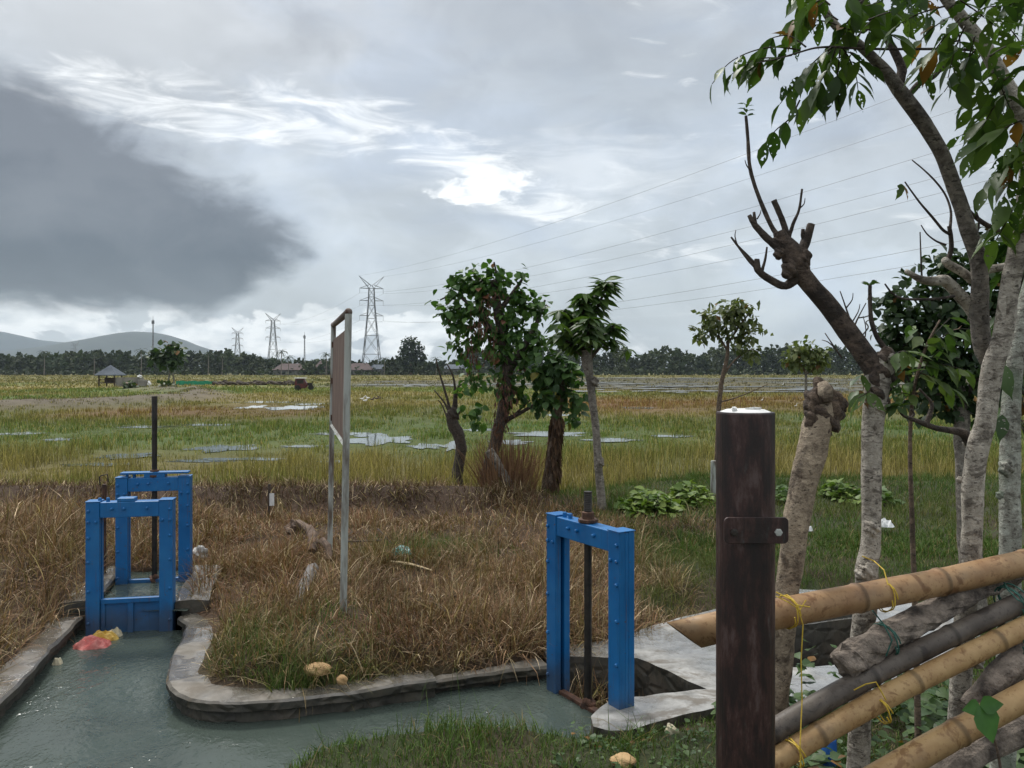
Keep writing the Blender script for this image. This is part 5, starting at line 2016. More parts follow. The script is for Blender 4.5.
# the right hand mass
anch = [((945, 6), (918, 14), (896, 26)), ((955, 14), (930, 30), (912, 52)), ((960, 18), (944, 38), (926, 62)), ((965, 26), (955, 50), (948, 78)), ((975, 36), (968, 60), (960, 82)), ((985, 46), (975, 62), (958, 66)),
        ((950, 8), (970, -8), (990, -10)), ((965, 20), (985, 8), (1005, 6)), ((980, 40), (1000, 24), (1020, 22)), ((990, 56), (1008, 46), (1030, 50)), ((996, 70), (980, 84), (966, 100)), ((1000, 78), (986, 96), (972, 108)),
        ((1006, 90), (992, 110), (982, 128)), ((1012, 100), (1000, 104), (984, 108)), ((1018, 112), (996, 116), (960, 136)), ((1022, 120), (1002, 130), (975, 152)), ((1024, 126), (1008, 140), (985, 168)), ((1026, 130), (1014, 150), (996, 180)),
        ((1026, 138), (1010, 160), (990, 185)), ((1020, 110), (1034, 100), (1048, 110)), ((1004, 80), (1022, 70), (1040, 80)), ((936, -6), (915, -10), (900, 0)), ((930, 0), (915, 8), (905, 26)), ((960, 40), (938, 48), (925, 66)),
        ((975, 50), (962, 66), (944, 92)), ((1030, 150), (1018, 166), (1004, 196)), ((992, 60), (1000, 84), (1010, 108)), ((970, 30), (986, 44), (1000, 66)), ((960, 0), (980, 14), (1000, 30)), ((1000, 20), (1016, 36), (1030, 60)),
        ((1000, -6), (1016, 6), (1036, 10)), ((1024, 150), (1036, 170), (1040, 200)), ((958, 30), (960, 44), (958, 62)), ((945, 62), (930, 70), (920, 84)), ((1012, 210), (1004, 226), (996, 240)), ((1020, 200), (1010, 214), (1002, 232))]
for k, rows in enumerate(anch):
    if k in (22, 8, 16, 30):
        continue
    big = rows[0][0] > 1000
    rach(rows, 3, S_ * (random.uniform(.9, 1.2) if big else random.uniform(.7, .92)), random.uniform(-.25, .3), droop=.25, spread=.85)
# overhead, mostly out of the frame
for k in range(18):
    u, v = random.uniform(880, 1120), random.uniform(-120, -10)
    rach([(u, v), (u + random.uniform(-20, 20), v + 12), (u + random.uniform(-34, 34), v + 34)], 3, S_ * 1.1, random.uniform(-.4, .5))
for k in range(14):
    u, v = random.uniform(1045, 1130), random.uniform(0, 240)
    rach([(u, v), (u + random.uniform(-20, 20), v + 12), (u + random.uniform(-34, 34), v + 34)], 3, S_ * 1.1, random.uniform(-.3, .5))
# small leaves at shoot tips
for u, v in ((899, 184), (895, 407), (892, 402)):
    for q in range(3):
        LV.T.append(P(u + 3, v, YC - .2))
        LV.D.append(Vector((random.uniform(-1, .4), -.3, random.uniform(-1, .3))).normalized())
        LV.L.append(.06)
cl = leafcol(len(LV.T), (.03, .065, .013), (.085, .14, .027), podd=.04)
LV.mesh('crown', C_, M_LEAF, cols=cl, stalks=TW)

# D: the lichen grey trunk at the right edge
YD = 3.0
D_ = empty('tree', (P(1000, 768, YD).x, YD, 0), 'straight greenish grey lichened tree trunk at the right edge behind the forked tree', 'tree')
WS[D_.name] = 'D'
limb(D_, 'trunk', [(994, 1000, 36), (1003, 760, 28), (1007, 680, 26), (1009, 600, 26), (1010, 537, 25), (1010, 500, 24), (1010, 448, 23), (1012, 396, 21), (1018, 345, 20), (1030, 290, 19), (1044, 230, 17), (1050, 150, 14), (1062, 60, 10), (1070, -60, 6)], YD, M_BARK_MOSS, seed=5.,
     blobs=[(1007, 468, 18, -.04, 1.), (1000, 495, 10, -.03, 2.)])
LD = Leaves()
TWD = MB()
for k in range(26):
    u, v = random.uniform(985, 1075), random.uniform(225, 420)
    LD.compound([P(1024, v + 20, YD + .1), P((u + 1024) / 2, v + 4, YD + .2), P(u, v + 10, YD + random.uniform(-.1, .5))], 3, .115, TWD, droop=.7)
LD.mesh('crown', D_, M_LEAF, cols=leafcol(len(LD.T), (.02, .045, .012), (.06, .11, .025)), stalks=TWD)

# dense small-leaved tree behind them
YE = 5.6
E_ = empty('bushy_tree', (P(962, 620, YE).x, YE, 0), 'dense dark small leaved tree behind the forked tree at the right', 'tree')
limb(E_, 'trunk', [(975, 625, 26), (968, 520, 20), (962, 430, 15), (960, 395, 13), (955, 360, 10), (945, 320, 6), (935, 290, 3)], YE, M_BARK_GREY, seed=6.)
for rows in ([(960, 400, 9), (985, 370, 7), (1005, 330, 5), (1020, 290, 3)], [(958, 380, 7), (935, 360, 5), (912, 350, 3), (896, 340, 2)], [(957, 390, 6), (930, 395, 4), (910, 392, 2)], [(950, 345, 6), (975, 310, 4), (985, 270, 2)]):
    limb(E_, 'limb', rows, YE, M_BARK_DARK, seg=8, sub=4)


def crown_cloud(ells, n, Y, size, depth=.55, hollow=.25, seedcl=None):
    """leaf positions in clumps filling ellipses given in photo pixels (real depth from size)"""
    T_, D_ = [], []
    w_ = np.array([e[2] * e[3] for e in ells], dtype=float)
    w_ /= w_.sum()
    k = 0
    while len(T_) < n:
        e = ells[rng.choice(len(ells), p=w_)]
        d = rng.normal(0, 1, 3)
        d /= np.linalg.norm(d)
        r = rng.uniform(hollow, 1) ** .5
        c = np.array([e[0] + d[0] * e[2] * r, e[1] + d[2] * e[3] * r])
        y = Y + d[1] * r * depth * e[2] / F * Y + (e[4] if len(e) > 4 else 0)
        for q in range(rng.integers(3, 9)):
            o = rng.normal(0, 1, 3) * size * .9
            p = P(c[0], c[1], y) + Vector(o)
            T_.append(p)
            dd = Vector((d[0], d[1], -d[2])) * .6 + Vector(rng.normal(0, .55, 3)) + Vector((0, 0, -.55))
            D_.append(dd.normalized())
    return T_[:n], D_[:n]


T_, D2 = crown_cloud([(935, 330, 36, 42), (960, 300, 40, 40), (915, 360, 26, 24), (975, 370, 46, 50), (1005, 330, 36, 60), (940, 395, 30, 22), (897, 325, 22, 16), (888, 300, 12, 10), (915, 285, 18, 14), (945, 262, 14, 12), (890, 350, 16, 12), (985, 255, 24, 22)], 3300, YE, .055)
leaf_mesh('crown', E_, M_LEAF2, T_, D2, rng.uniform(.045, .078, len(T_)), leafcol(len(T_), (.015, .035, .012), (.045, .08, .025), podd=.01), LEAF_ROUND)
# brighter sapling leaves in front of it
SP = empty('sapling', (P(915, 640, 3.6).x, 3.6, 0), 'young sapling with pale yellow green leaves just left of the forked tree', 'sapling')
limb(SP, 'stem', [(920, 830, 7), (916, 640, 6), (912, 520, 5), (910, 440, 4), (914, 390, 3.4), (925, 350, 3), (940, 320, 2)], 3.6, M_BARK_BROWN, seg=8, sub=4)
ls = Leaves()
tws = MB()
for rows, k in (([(914, 390), (905, 372), (898, 360)], 3), ([(916, 380), (930, 360), (945, 345)], 4), ([(920, 365), (932, 338), (950, 318)], 4), ([(914, 395), (900, 392), (890, 385)], 3), ([(925, 350), (920, 335), (910, 325)], 3), ([(930, 345), (955, 330), (975, 330)], 4), ([(912, 400), (908, 380), (902, 372)], 3), ([(922, 360), (945, 365), (965, 370)], 4), ([(918, 372), (938, 380), (956, 392)], 4)):
    ls.compound([P(u, v, 3.6) for u, v in rows], k, .10, tws, droop=.6)
ls.mesh('crown', SP, M_LEAF2, cols=leafcol(len(ls.T), (.05, .10, .02), (.11, .15, .04), podd=.02), stalks=tws)

# ================================================================== the row of trees on the bank
# thin pollard
g = G(458, 480)
Y2 = 13.1
t2_ = empty('pollard_stump', (P(458, 480, Y2).x, Y2, 0), 'thin dark pollarded trunk with a few bare shoots, leftmost of the bank trees', 'tree')
limb(t2_, 'trunk', [(457, 490, 11), (458, 470, 11), (461, 450, 11), (459, 436, 11), (453, 424, 11), (450, 412, 10)], Y2, M_BARK_DARK, amp=.12, freq=6, blobs=[(453, 414, 13, 0, 2.)])
for rows in ([(451, 415, 4), (447, 398, 2.6), (441, 378, 2), (436, 360, 1.4)], [(453, 413, 4.4), (455, 392, 3), (453, 376, 2), (447, 364, 1.2)], [(456, 414, 3.4), (457, 390, 2.6), (462, 384, 1.6)], [(450, 414, 3), (444, 402, 2), (434, 390, 1.2)], [(448, 420, 2), (442, 405, 1.4), (438, 400, 1)]):
    limb(t2_, 'shoot', rows, Y2, M_BARK_DARK, seg=6, sub=4)

# ivy-covered tree
Y1 = 12.6
t1_ = empty('vine_covered_tree', (P(497, 480, Y1).x, Y1, 0), 'tall dark tree smothered in green vine leaves and brown dry vines, mid field edge', 'tree')
limb(t1_, 'trunk', [(486, 500, 15), (489, 465, 12), (496, 440, 12), (502, 415, 12), (507, 390, 12), (507, 365, 11), (503, 335, 12), (497, 305, 9), (492, 280, 5)], Y1, M_BARK_DARK, amp=.12, freq=5)
for rows in ([(508, 372, 9), (525, 345, 7), (538, 320, 4), (545, 300, 2)], [(505, 350, 8), (487, 325, 6), (470, 305, 4), (455, 295, 2.5), (440, 300, 1.5)], [(500, 310, 6), (515, 290, 4), (525, 275, 2)], [(506, 420, 5), (522, 412, 4), (545, 398, 2.5)], [(490, 455, 4), (500, 430, 3), (530, 400, 1.6)], [(498, 300, 4), (480, 280, 3), (470, 270, 2)], [(497, 290, 4), (496, 272, 2), (494, 262, 1.6)]):
    limb(t1_, 'limb', rows, Y1, M_BARK_DARK, seg=7, sub=4)
limb(t1_, 'leaning_log', [(516, 497, 11), (506, 480, 9.5), (497, 463, 9), (489, 450, 9)], Y1 - .5, M_BARK_GREY, label='pale grey log leaning on the trunk base')
T_, D2 = crown_cloud([(466, 276, 12, 9), (487, 284, 16, 10), (455, 292, 12, 7), (447, 308, 9, 8), (460, 318, 13, 14), (478, 306, 16, 14), (510, 290, 16, 12), (519, 278, 7, 8), (494, 266, 4, 6), (530, 308, 16, 11), (508, 318, 18, 14), (537, 302, 10, 8), (520, 335, 20, 12), (462, 346, 9, 12), (482, 338, 14, 14), (507, 350, 18, 14), (535, 346, 10, 9), (474, 374, 10, 14), (525, 368, 12, 11), (502, 383, 11, 12), (463, 398, 6, 11), (515, 396, 10, 9), (474, 418, 5, 9)], 1550, Y1, .075)
leaf_mesh('crown', t1_, M_LEAF2, T_, D2, rng.uniform(.08, .155, len(T_)), leafcol(len(T_), (.035, .085, .02), (.105, .20, .042), odd=(.14, .06, .03), podd=.02), LEAF_ROUND)
T_, D2 = crown_cloud([(482, 318, 12, 22), (492, 345, 10, 18), (505, 395, 9, 26), (470, 350, 4, 26), (498, 430, 6, 18), (490, 300, 8, 10)], 620, Y1 - .15, .07)
D2 = [(d * .5 + Vector((0, 0, -1))).normalized() for d in D2]
leaf_mesh('dry_vines', t1_, M_DEAD, T_, D2, rng.uniform(.04, .12, len(T_)), mixc(np.tile((.075, .035, .025), (len(T_), 1)), np.tile((.17, .095, .065), (len(T_), 1)), rng.random(len(T_))), LEAF_SMALL, width=.45)

# dry brushwood at its foot
g = G(508, 486)
db = empty('dry_bush', (P(512, 487, 12.3).x, 12.3, 0), 'reddish brown dry brushwood bush at the foot of the vine covered tree', 'bush')
n = 520
th, rr_ = rng.uniform(0, 2 * np.pi, n), rng.uniform(0, 1, n) ** .6 * .42
pp = np.stack([P(508, 480, 12.4).x + rr_ * np.cos(th), 12.4 + rr_ * np.sin(th), np.zeros(n) - .05], 1)
V, Fs, C = blades(pp, rng.uniform(.5, 1.15, n), rng.uniform(.010, .02, n), rr_ * .9 + rng.normal(0, .12, n), rng.normal(0, .35, n), th + rng.normal(0, .6, n), mixc(np.tile((.10, .05, .03), (n, 1)), np.tile((.26, .15, .085), (n, 1)), rng.random(n)), 3)
adopt(np_mesh('twigs', V, Fs, M_DEAD, None, C), db)

# smaller vine-covered trunk
Y3 = 12.3
t3_ = empty('overgrown_tree', (P(550, 485, Y3).x, Y3, 0), 'short shaggy brown trunk with small leafy crown, right of the tall vine covered tree', 'tree')
limb(t3_, 'trunk', [(548, 492, 14), (550, 470, 11), (553, 445, 10), (556, 420, 9), (560, 400, 9), (562, 380, 6)], Y3, M_BARK_BROWN, amp=.15, freq=6)
T_, D2 = crown_cloud([(560, 380, 22, 16), (545, 395, 16, 14), (574, 396, 12, 10), (552, 368, 12, 12), (540, 378, 10, 10), (568, 414, 8, 6)], 430, Y3, .09)
leaf_mesh('crown', t3_, M_LEAF2, T_, D2, rng.uniform(.10, .18, len(T_)), leafcol(len(T_), (.025, .06, .016), (.07, .14, .034), odd=(.22, .2, .04), podd=.04), LEAF_ROUND)
n = 420
hh_ = rng.uniform(0, 1.25, n)
th = rng.uniform(0, 2 * np.pi, n)
pp = np.array([tuple(P(550 + 7 * (z / 1.25), 485, Y3)) for z in hh_])
pp[:, 2] = hh_
rr_ = .085 - .03 * hh_ / 1.25
pp[:, 0] += rr_ * np.cos(th)
pp[:, 1] += rr_ * np.sin(th)
D2 = np.stack([np.cos(th) * .35, np.sin(th) * .35, -np.ones(n)], 1)
leaf_mesh('dry_vines', t3_, M_DEAD, pp, D2, rng.uniform(.10, .25, n), mixc(np.tile((.05, .03, .02), (n, 1)), np.tile((.16, .095, .055), (n, 1)), rng.random(n)), LEAF_SMALL, width=.35)

# grey trunk with a round leafy head
Y4 = 10.7
t4_ = empty('young_tree', (P(598, 512, Y4).x, Y4, 0), 'slender grey trunk with a round head of long drooping leaves behind the single blue gate', 'tree')
WS[t4_.name] = 'T4'
limb(t4_, 'trunk', [(603, 520, 11), (601, 495, 11), (598, 462, 10), (596, 430, 9.5), (593, 405, 9.5), (590, 380, 10), (587, 362, 14), (586, 350, 16)], Y4, M_BARK_GREY, amp=.09, freq=8, blobs=[(600, 463, 12, -.02, 1.), (594, 382, 12, -.02, 3.)])
LT4 = Leaves()
for rows in ([(585, 358, 10), (580, 340, 7), (572, 322, 5), (564, 310, 3)], [(588, 358, 10), (592, 335, 7), (596, 312, 5), (605, 290, 3), (607, 282, 2)], [(586, 352, 8), (584, 325, 5), (582, 305, 3), (585, 296, 2)], [(590, 358, 7), (603, 342, 5), (614, 325, 3)], [(584, 356, 7), (572, 346, 5), (560, 335, 3)], [(588, 350, 6), (588, 330, 4, Y4 - .4), (590, 318, 3, Y4 - .5)]):
    limb(t4_, 'limb', rows, Y4, M_BARK_DARK, seg=7, sub=4)
    pts, _ = pxspline(rows, Y4, 4)
    for k, p in enumerate(pts[3:]):
        LT4.whorl(p, 6, .27, up=.5, droop=.65)
for q in range(48):
    a = rng.uniform(0, 2 * np.pi)
    p = P(588 + rng.normal(0, 17), 322 + rng.normal(0, 15), Y4 + rng.normal(0, .25))
    LT4.whorl(p, 4, .24, up=.6, droop=.95)
for k in range(14):
    p = P(604.5 + 2 * math.sin(k), 292 - k * .9, Y4)
    LT4.T.append(p)
    LT4.D.append(Vector((math.cos(k * 2.4), math.sin(k * 2.4) * .6, .25)).normalized())
    LT4.L.append(.24)
LT4.mesh('crown', t4_, M_LEAF2, cols=leafcol(len(LT4.T), (.03, .065, .014), (.08, .135, .028), podd=.0), template=LEAF_BIG, width=.8)

# two thin saplings out in the field
for (nm, lab, Yt, trunk_rows, limbs, ells, nn, sz, ca, cb) in (
        ('slender_tree', 'slender young tree with a thin flat topped crown behind the steel post', 14.5,
         [(716, 478, 5), (718, 430, 4.6), (719, 405, 5), (722, 380, 4.6), (727, 358, 4), (728, 342, 3)],
         [[(727, 350, 2.6), (718, 336, 2), (706, 330, 1.4)], [(728, 344, 2.6), (738, 328, 2), (748, 315, 1.3)], [(728, 342, 2.2), (726, 325, 1.6), (722, 312, 1)], [(723, 376, 2.4), (735, 360, 1.8), (750, 350, 1.2), (758, 352, 1)], [(728, 340, 2), (740, 336, 1.6), (752, 332, 1)], [(720, 402, 2), (735, 398, 1.4), (755, 390, 1), (768, 384, .8)]],
         [(722, 318, 20, 11), (708, 330, 10, 10), (745, 318, 16, 9), (740, 334, 16, 8), (750, 350, 10, 7), (735, 310, 16, 6), (700, 336, 5, 6), (762, 325, 4, 3)], 640, .07, (.07, .095, .03), (.16, .18, .07)),
        ('slender_tree', 'smaller slender young tree with a rounded crown between the stump and the leaning limb', 21.,
         [(806, 452, 5), (806, 420, 3.6), (806, 395, 3), (806, 372, 2.6), (806, 358, 2)],
         [[(806, 374, 1.8), (798, 360, 1.4), (790, 354, 1)], [(806, 370, 1.8), (814, 358, 1.4), (820, 354, 1)], [(806, 374, 1.6), (814, 370, 1)]],
         [(804, 350, 14, 6), (792, 355, 8, 5), (818, 356, 9, 6), (800, 362, 10, 5), (818, 362, 6, 4)], 420, .09, (.09, .12, .04), (.17, .19, .07))):
    g0 = trunk_rows[0]
    tt = empty(nm, (P(g0[0], g0[1], Yt).x, Yt, -.15), lab, 'tree')
    limb(tt, 'trunk', trunk_rows, Yt, M_BARK_BROWN if Yt < 16 else M_BARK_GREY, seg=8, sub=4)
    for rows in limbs:
        limb(tt, 'limb', rows, Yt, M_BARK_BROWN, seg=6, sub=4)
    T_, D2 = crown_cloud(ells, nn, Yt, sz)
    leaf_mesh('crown', tt, M_LEAF2, T_, D2, rng.uniform(.09, .17, nn) * (1 if Yt < 16 else 1.4), leafcol(nn, ca, cb, podd=.02), LEAF_SMALL, width=1.1)

# tree and shrub near the hut
Yh = 92.
th_ = empty('field_tree', (P(167, 392, Yh).x, Yh, -.15), 'lone leafy tree on thin pale stems beside the hut and the green net', 'tree')
for rows in ([(165, 392, 2.2), (168, 382, 1.8), (170, 370, 1.6), (168, 360, 1.2)], [(173, 392, 1.8), (174, 380, 1.5), (172, 368, 1.2), (176, 358, 1)]):
    limb(th_, 'trunk', rows, Yh, M_BARK_GREY, seg=6, sub=3)
T_, D2 = crown_cloud([(165, 354, 13, 5), (176, 351, 9, 5), (158, 360, 9, 5), (172, 360, 9, 5)], 420, Yh, .35)
leaf_mesh('crown', th_, M_LEAF2, T_, D2, rng.uniform(.4, .75, 420), leafcol(420, (.025, .05, .016), (.06, .10, .03)), LEAF_ROUND)
for (u, v, ru, rv, lab) in ((165, 388, 8, 5, 'low round shrub at the foot of the lone field tree'), (131, 388, 4, 3.4, 'small shrub in front of the pale low wall by the hut')):
    bs = empty('shrub', (P(u, 393, 84.).x, 84., -.15), lab, 'shrub')
    T_, D2 = crown_cloud([(u, v, ru, rv)], 160, 84., .25)
    leaf_mesh('foliage', bs, M_LEAF2, T_, D2, rng.uniform(.3, .6, 160), leafcol(160, (.025, .045, .016), (.06, .085, .03)), LEAF_ROUND)

# bright creeping plants on the bank
LEAF_LOBE = leaf_template([(0, .05), (.2, .38), (.45, .40), (.75, .2), (1, .01)], .15, .2)
for (u, v, ru, rv, nn, lab, zz) in ((650, 506, 30, 10, 420, 'bright yellow green creeping plant patch on the bank left of the steel post', 0.),
                                    (690, 497, 24, 10, 260, 'green leafy plant just left of the steel post, right of the brighter patch', 0.),
                                    (843, 493, 14, 9, 170, 'bright yellow green leafy plant between the stump and the second trunk', 0.),
                                    (878, 495, 12, 8, 90, 'darker leafy plant just right of the second trunk', 0.),
                                    (790, 497, 12, 8, 90, 'dark green leafy plant beside the stump', 0.)):
    g = G(u, v + 8, 0.)
    cp = empty('leafy_plant', (g.x, g.y, 0), lab, 'plant')
    wx = ru / F * g.y
    T_, D2 = [], []
    st_ = MB()
    for k in range(nn):
        a, q = rng.uniform(0, 2 * np.pi), rng.uniform(0, 1) ** .5
        x, y = g.x + wx * q * math.cos(a), g.y + .5 * q * math.sin(a) + .1
        z = .05 + (.22 * rv / 9) * (1 - q * q) * rng.uniform(.4, 1.1)
        T_.append((x, y, z))
        D2.append((rng.normal(0, .8), rng.normal(0, .8) - .3, rng.uniform(-.3, .3)))
        if k % 5 == 0:
            st_.tube([(x, y, -.02), (x + .02, y, z)], .004, 4)
    bright = 'bright' in lab
    leaf_mesh('leaves', cp, M_LEAF2, T_, D2, rng.uniform(.08, .15, nn), leafcol(nn, (.08, .14, .025) if bright else (.045, .09, .02), (.18, .24, .045) if bright else (.10, .16, .035), podd=.0), LEAF_LOBE, stalks=st_)

# leafy twig in the lower right corner, close to the camera
cw = empty('vine_shoot', (P(985, 740, 2.2).x, 2.2, 0.3), 'vine shoot with two large bright leaves in front of the lowest yellow pole', 'plant')
limb(cw, 'stem', [(1002, 780, 3), (996, 745, 2.6), (983, 712, 2.2), (978, 706, 2)], 2.22, M_BARK_BROWN, seg=6)
leaf_mesh('leaves', cw, M_LEAF2, [P(979, 706, 2.2), P(980, 706, 2.2), P(980, 705, 2.2)], [(.35, -.3, -1), (-1, -.3, -.1), (1, -.3, .15)], [.10, .055, .06], [(.05, .13, .03)] * 3, LEAF_LOBE, up=[(.2, -1, .3)] * 3)

# ================================================================== far wood
def far_wood():
    parts = []
    trunks = MB()
    u = -170.
    rows = []
    while u < 1240:
        for k in range(2):
            Yw = rng.uniform(395, 425) + 30 * k
            if u < 250:
                top = 354 + 3 * math.sin(u * .05) + rng.normal(0, 1.6)
            elif u < 470:
                top = 361 + 2 * math.sin(u * .09) + rng.normal(0, 1.8)
            else:
                top = 351.5 + 3.0 * math.sin(u * .021 + .6) + 1.6 * math.sin(u * .11) + rng.normal(0, 1.8)
                for cu, hh2, wd in ((622, 6, 9), (663, 6, 8), (712, 3, 10), (745, 2.5, 8)):
                    top -= hh2 * math.exp(-((u - cu) / wd) ** 2)
            if k:
                top += rng.uniform(-1, 3)
            rows.append((u + rng.normal(0, 2), top, Yw))
        u += rng.uniform(5.5, 8.5)
    T_, D_, L_, C_ = [], [], [], []
    for (u, top, Yw) in rows:
        x = (u - CX) / F * Yw
        ht = CH + (HV - top) / F * Yw
        cw_ = rng.uniform(2.4, 4.4)
        dark = rng.uniform(.7, 1.25)
        hue = rng.random()
        col = np.array((.032, .05, .022)) * (1 - hue) + np.array((.05, .062, .024)) * hue
        for q in range(120):
            d = rng.normal(0, 1, 3)
            d /= np.linalg.norm(d)
            r = rng.uniform(.35, 1) ** .5
            z = ht * .54 + d[2] * r * ht * .46
            taper = 1 - .45 * max(0, (z / ht - .55) / .45)
            T_.append((x + d[0] * r * cw_ * taper, Yw + d[1] * r * cw_, z))
            D_.append((d[0] + rng.normal(0, .5), d[1] + rng.normal(0, .5), d[2] * .7 + rng.normal(0, .4) - .2))
            L_.append(rng.uniform(1.1, 2.4))
            C_.append(col * dark * rng.uniform(.75, 1.25))
        trunks.tube([(x, Yw, -.3), (x + .3, Yw, ht * .7)], [.3, .15], 5, col=(.07, .06, .05))
    # undergrowth belt
    for q in range(6500):
        uu = rng.uniform(-170, 1240)
        Yw = rng.uniform(385, 420)
        T_.append(((uu - CX) / F * Yw, Yw, rng.uniform(.0, 3.6 if rng.random() < .5 else 1.8)))
        D_.append((rng.normal(0, 1), rng.normal(0, 1) - .4, rng.uniform(-.2, .9)))
        L_.append(rng.uniform(.9, 2.2))
        C_.append(np.array((.036, .05, .022)) * rng.uniform(.6, 1.4))
    T_, D_, L_, C_ = map(np.array, (T_, D_, L_, C_))
    M = frames(D_, rng.normal(0, 1, T_.shape)) * L_[:, None, None]
    V, Fs, C = inst(LEAF_ROUND[0], LEAF_ROUND[1], M, T_, C_)
    o = np_mesh('far_wood', V, Fs, M_FARLEAF, None, C)
    tag(o, 'dark band of wood closing the far edge of the rice field', 'wood', kind='stuff')
    for k in range(0):
        pass
    return o


far_wood()

# coconut palms standing out above it
def palm(u, v, Yp, label):
    x = (u - CX) / F * Yp
    H = CH + (HV - v) / F * Yp - .5
    pr = empty('coconut_palm', (x, Yp, -.3), label, 'palm', 'coconut palms in the far wood')
    mb = MB()
    mb.tube([(x, Yp, -.3), (x + .25, Yp, H * .5), (x + .1, Yp, H)], [.26, .2, .16], 6)
    adopt(mb.build('trunk', M_BARK_GREY), pr)
    T_, D_, L_, W_ = [], [], [], []
    for k in range(20):
        a = k * 2.4 + random.uniform(-.2, .2)
        el = random.uniform(-.5, 1.0)
        p = Vector((x + .1, Yp, H))
        d = Vector((math.cos(a) * math.cos(el), math.sin(a) * math.cos(el), math.sin(el)))
        for s in range(6):
            T_.append(p.copy())
            D_.append(d.copy())
            L_.append(.85)
            W_.append(.9 - .1 * s)
            p += d * .62
            d = (d + Vector((0, 0, -.3))).normalized()
    T2, D2, L2 = np.array(T_), np.array(D_), np.array(L_)
    leaf_mesh('fronds', pr, M_FARLEAF, T2, D2, L2, leafcol(len(T2), (.03, .05, .022), (.055, .075, .03), podd=0), LEAF_MID, width=W_)


for u, v, Yp, lab in ((44, 352, 384, 'coconut palm in the far wood left of the hut'), (94, 352, 386, 'coconut palm rising above the wood just left of the hut roof'), (141, 350, 388, 'coconut palm above the wood just left of the thin mast'), (208, 353, 384, 'taller coconut palm of the pair left of the small distant pylon'),
                      (222, 356, 388, 'shorter coconut palm of the pair left of the small distant pylon'), (281, 351, 382, 'tallest coconut palm under the second pylon'), (288, 357, 385, 'smaller coconut palm right of the tallest palm under the second pylon'),
                      (326, 354, 383, 'coconut palm above the steep roofed house left of the signboard'), (384, 358, 384, 'coconut palm right of the tallest pylon\'s foot'), (436, 358, 386, 'coconut palm right of the big round tree')):
    palm(u, v, Yp, lab)

# the big round tree
Yr = 380.
rt = empty('round_tree', (P(411, 375, Yr).x, Yr, -.3), 'big dense rounded dark tree standing out of the far wood right of the tallest pylon', 'tree')
limb(rt, 'trunk', [(411, 376, 3), (411, 366, 2.6), (411, 355, 2)], Yr, M_BARK_BROWN, seg=7, sub=3)
T_, D2 = crown_cloud([(411, 348, 11, 10), (406, 357, 9, 8), (417, 357, 9, 8), (411, 364, 11, 7), (409, 343, 7, 6)], 1500, Yr, .7)
leaf_mesh('crown', rt, M_FARLEAF, T_, D2, rng.uniform(.8, 1.6, 1500), leafcol(1500, (.024, .04, .018), (.045, .065, .026), podd=0), LEAF_ROUND)


# ================================================================== grass, rice and weeds
def keep_out(x, y):
    """water, concrete and puddles stay clear"""
    k = np.zeros(x.shape, dtype=bool)
    near = (np.abs(x) < 5) & (y < 10)
    xx, yy = x[near], y[near]
    a = (inside_sd(WATER, xx, yy) < 0) | (inside_sd(PAD, xx, yy) < 0) | (inside_sd(HOLE2, xx, yy) < .05) | (inside_sd(UP, xx, yy) < .12)
    cop = np.minimum(dist_line(ISLAND_EDGE + ISLAND_EDGE_B, xx, yy), 9)
    w_ = np.where(xx < -1.5, .26, .15) + .10 * (fbm(xx * 4, yy * 4, 71) - .5)
    a |= cop < w_
    a &= ~((inside_sd(PAD, xx, yy) < 0) & (inside_sd(PAD, xx, yy) > -.07 + .09 * (fbm(xx * 5, yy * 5, 73) - .35)) & (inside_sd(WATER, xx, yy) > 0) & (inside_sd(HOLE2, xx, yy) > .05) & (inside_sd(B1, xx, yy) > .05))
    a |= dist_line(LEFT_EDGE, xx, yy) < .17 + .16 * (fbm(xx * 3, yy * 3, 72) - .5)
    k[near] = a
    return k


def puddle_clear(x, y, keep=.17):
    """True where rice stands"""
    k = np.ones(x.shape, dtype=bool)
    for (px0, py0, rx, ry) in PUDDLES:
        near = (np.abs(x - px0) < rx * 1.3) & (np.abs(y - py0) < ry * 1.3)
        if not near.any():
            continue
        q = ((x[near] - px0) / rx) ** 2 + ((y[near] - py0) / ry) ** 2
        k[near] &= (q > 1.0) | (rng.random(q.shape) < np.where(q > .55, .38, keep))
    return k


# --- rice
def scatter(y0, y1, per_m2, margin=2.5, slope=.72):
    area = slope * (y1 ** 2 - y0 ** 2) + 2 * margin * (y1 - y0)
    n = int(area * per_m2)
    # y with density proportional to the width of the view there
    y = np.sqrt(rng.uniform(y0 ** 2, y1 ** 2, n * 1))
    x = rng.uniform(-1, 1, n) * (slope * y + margin)
    return x, y


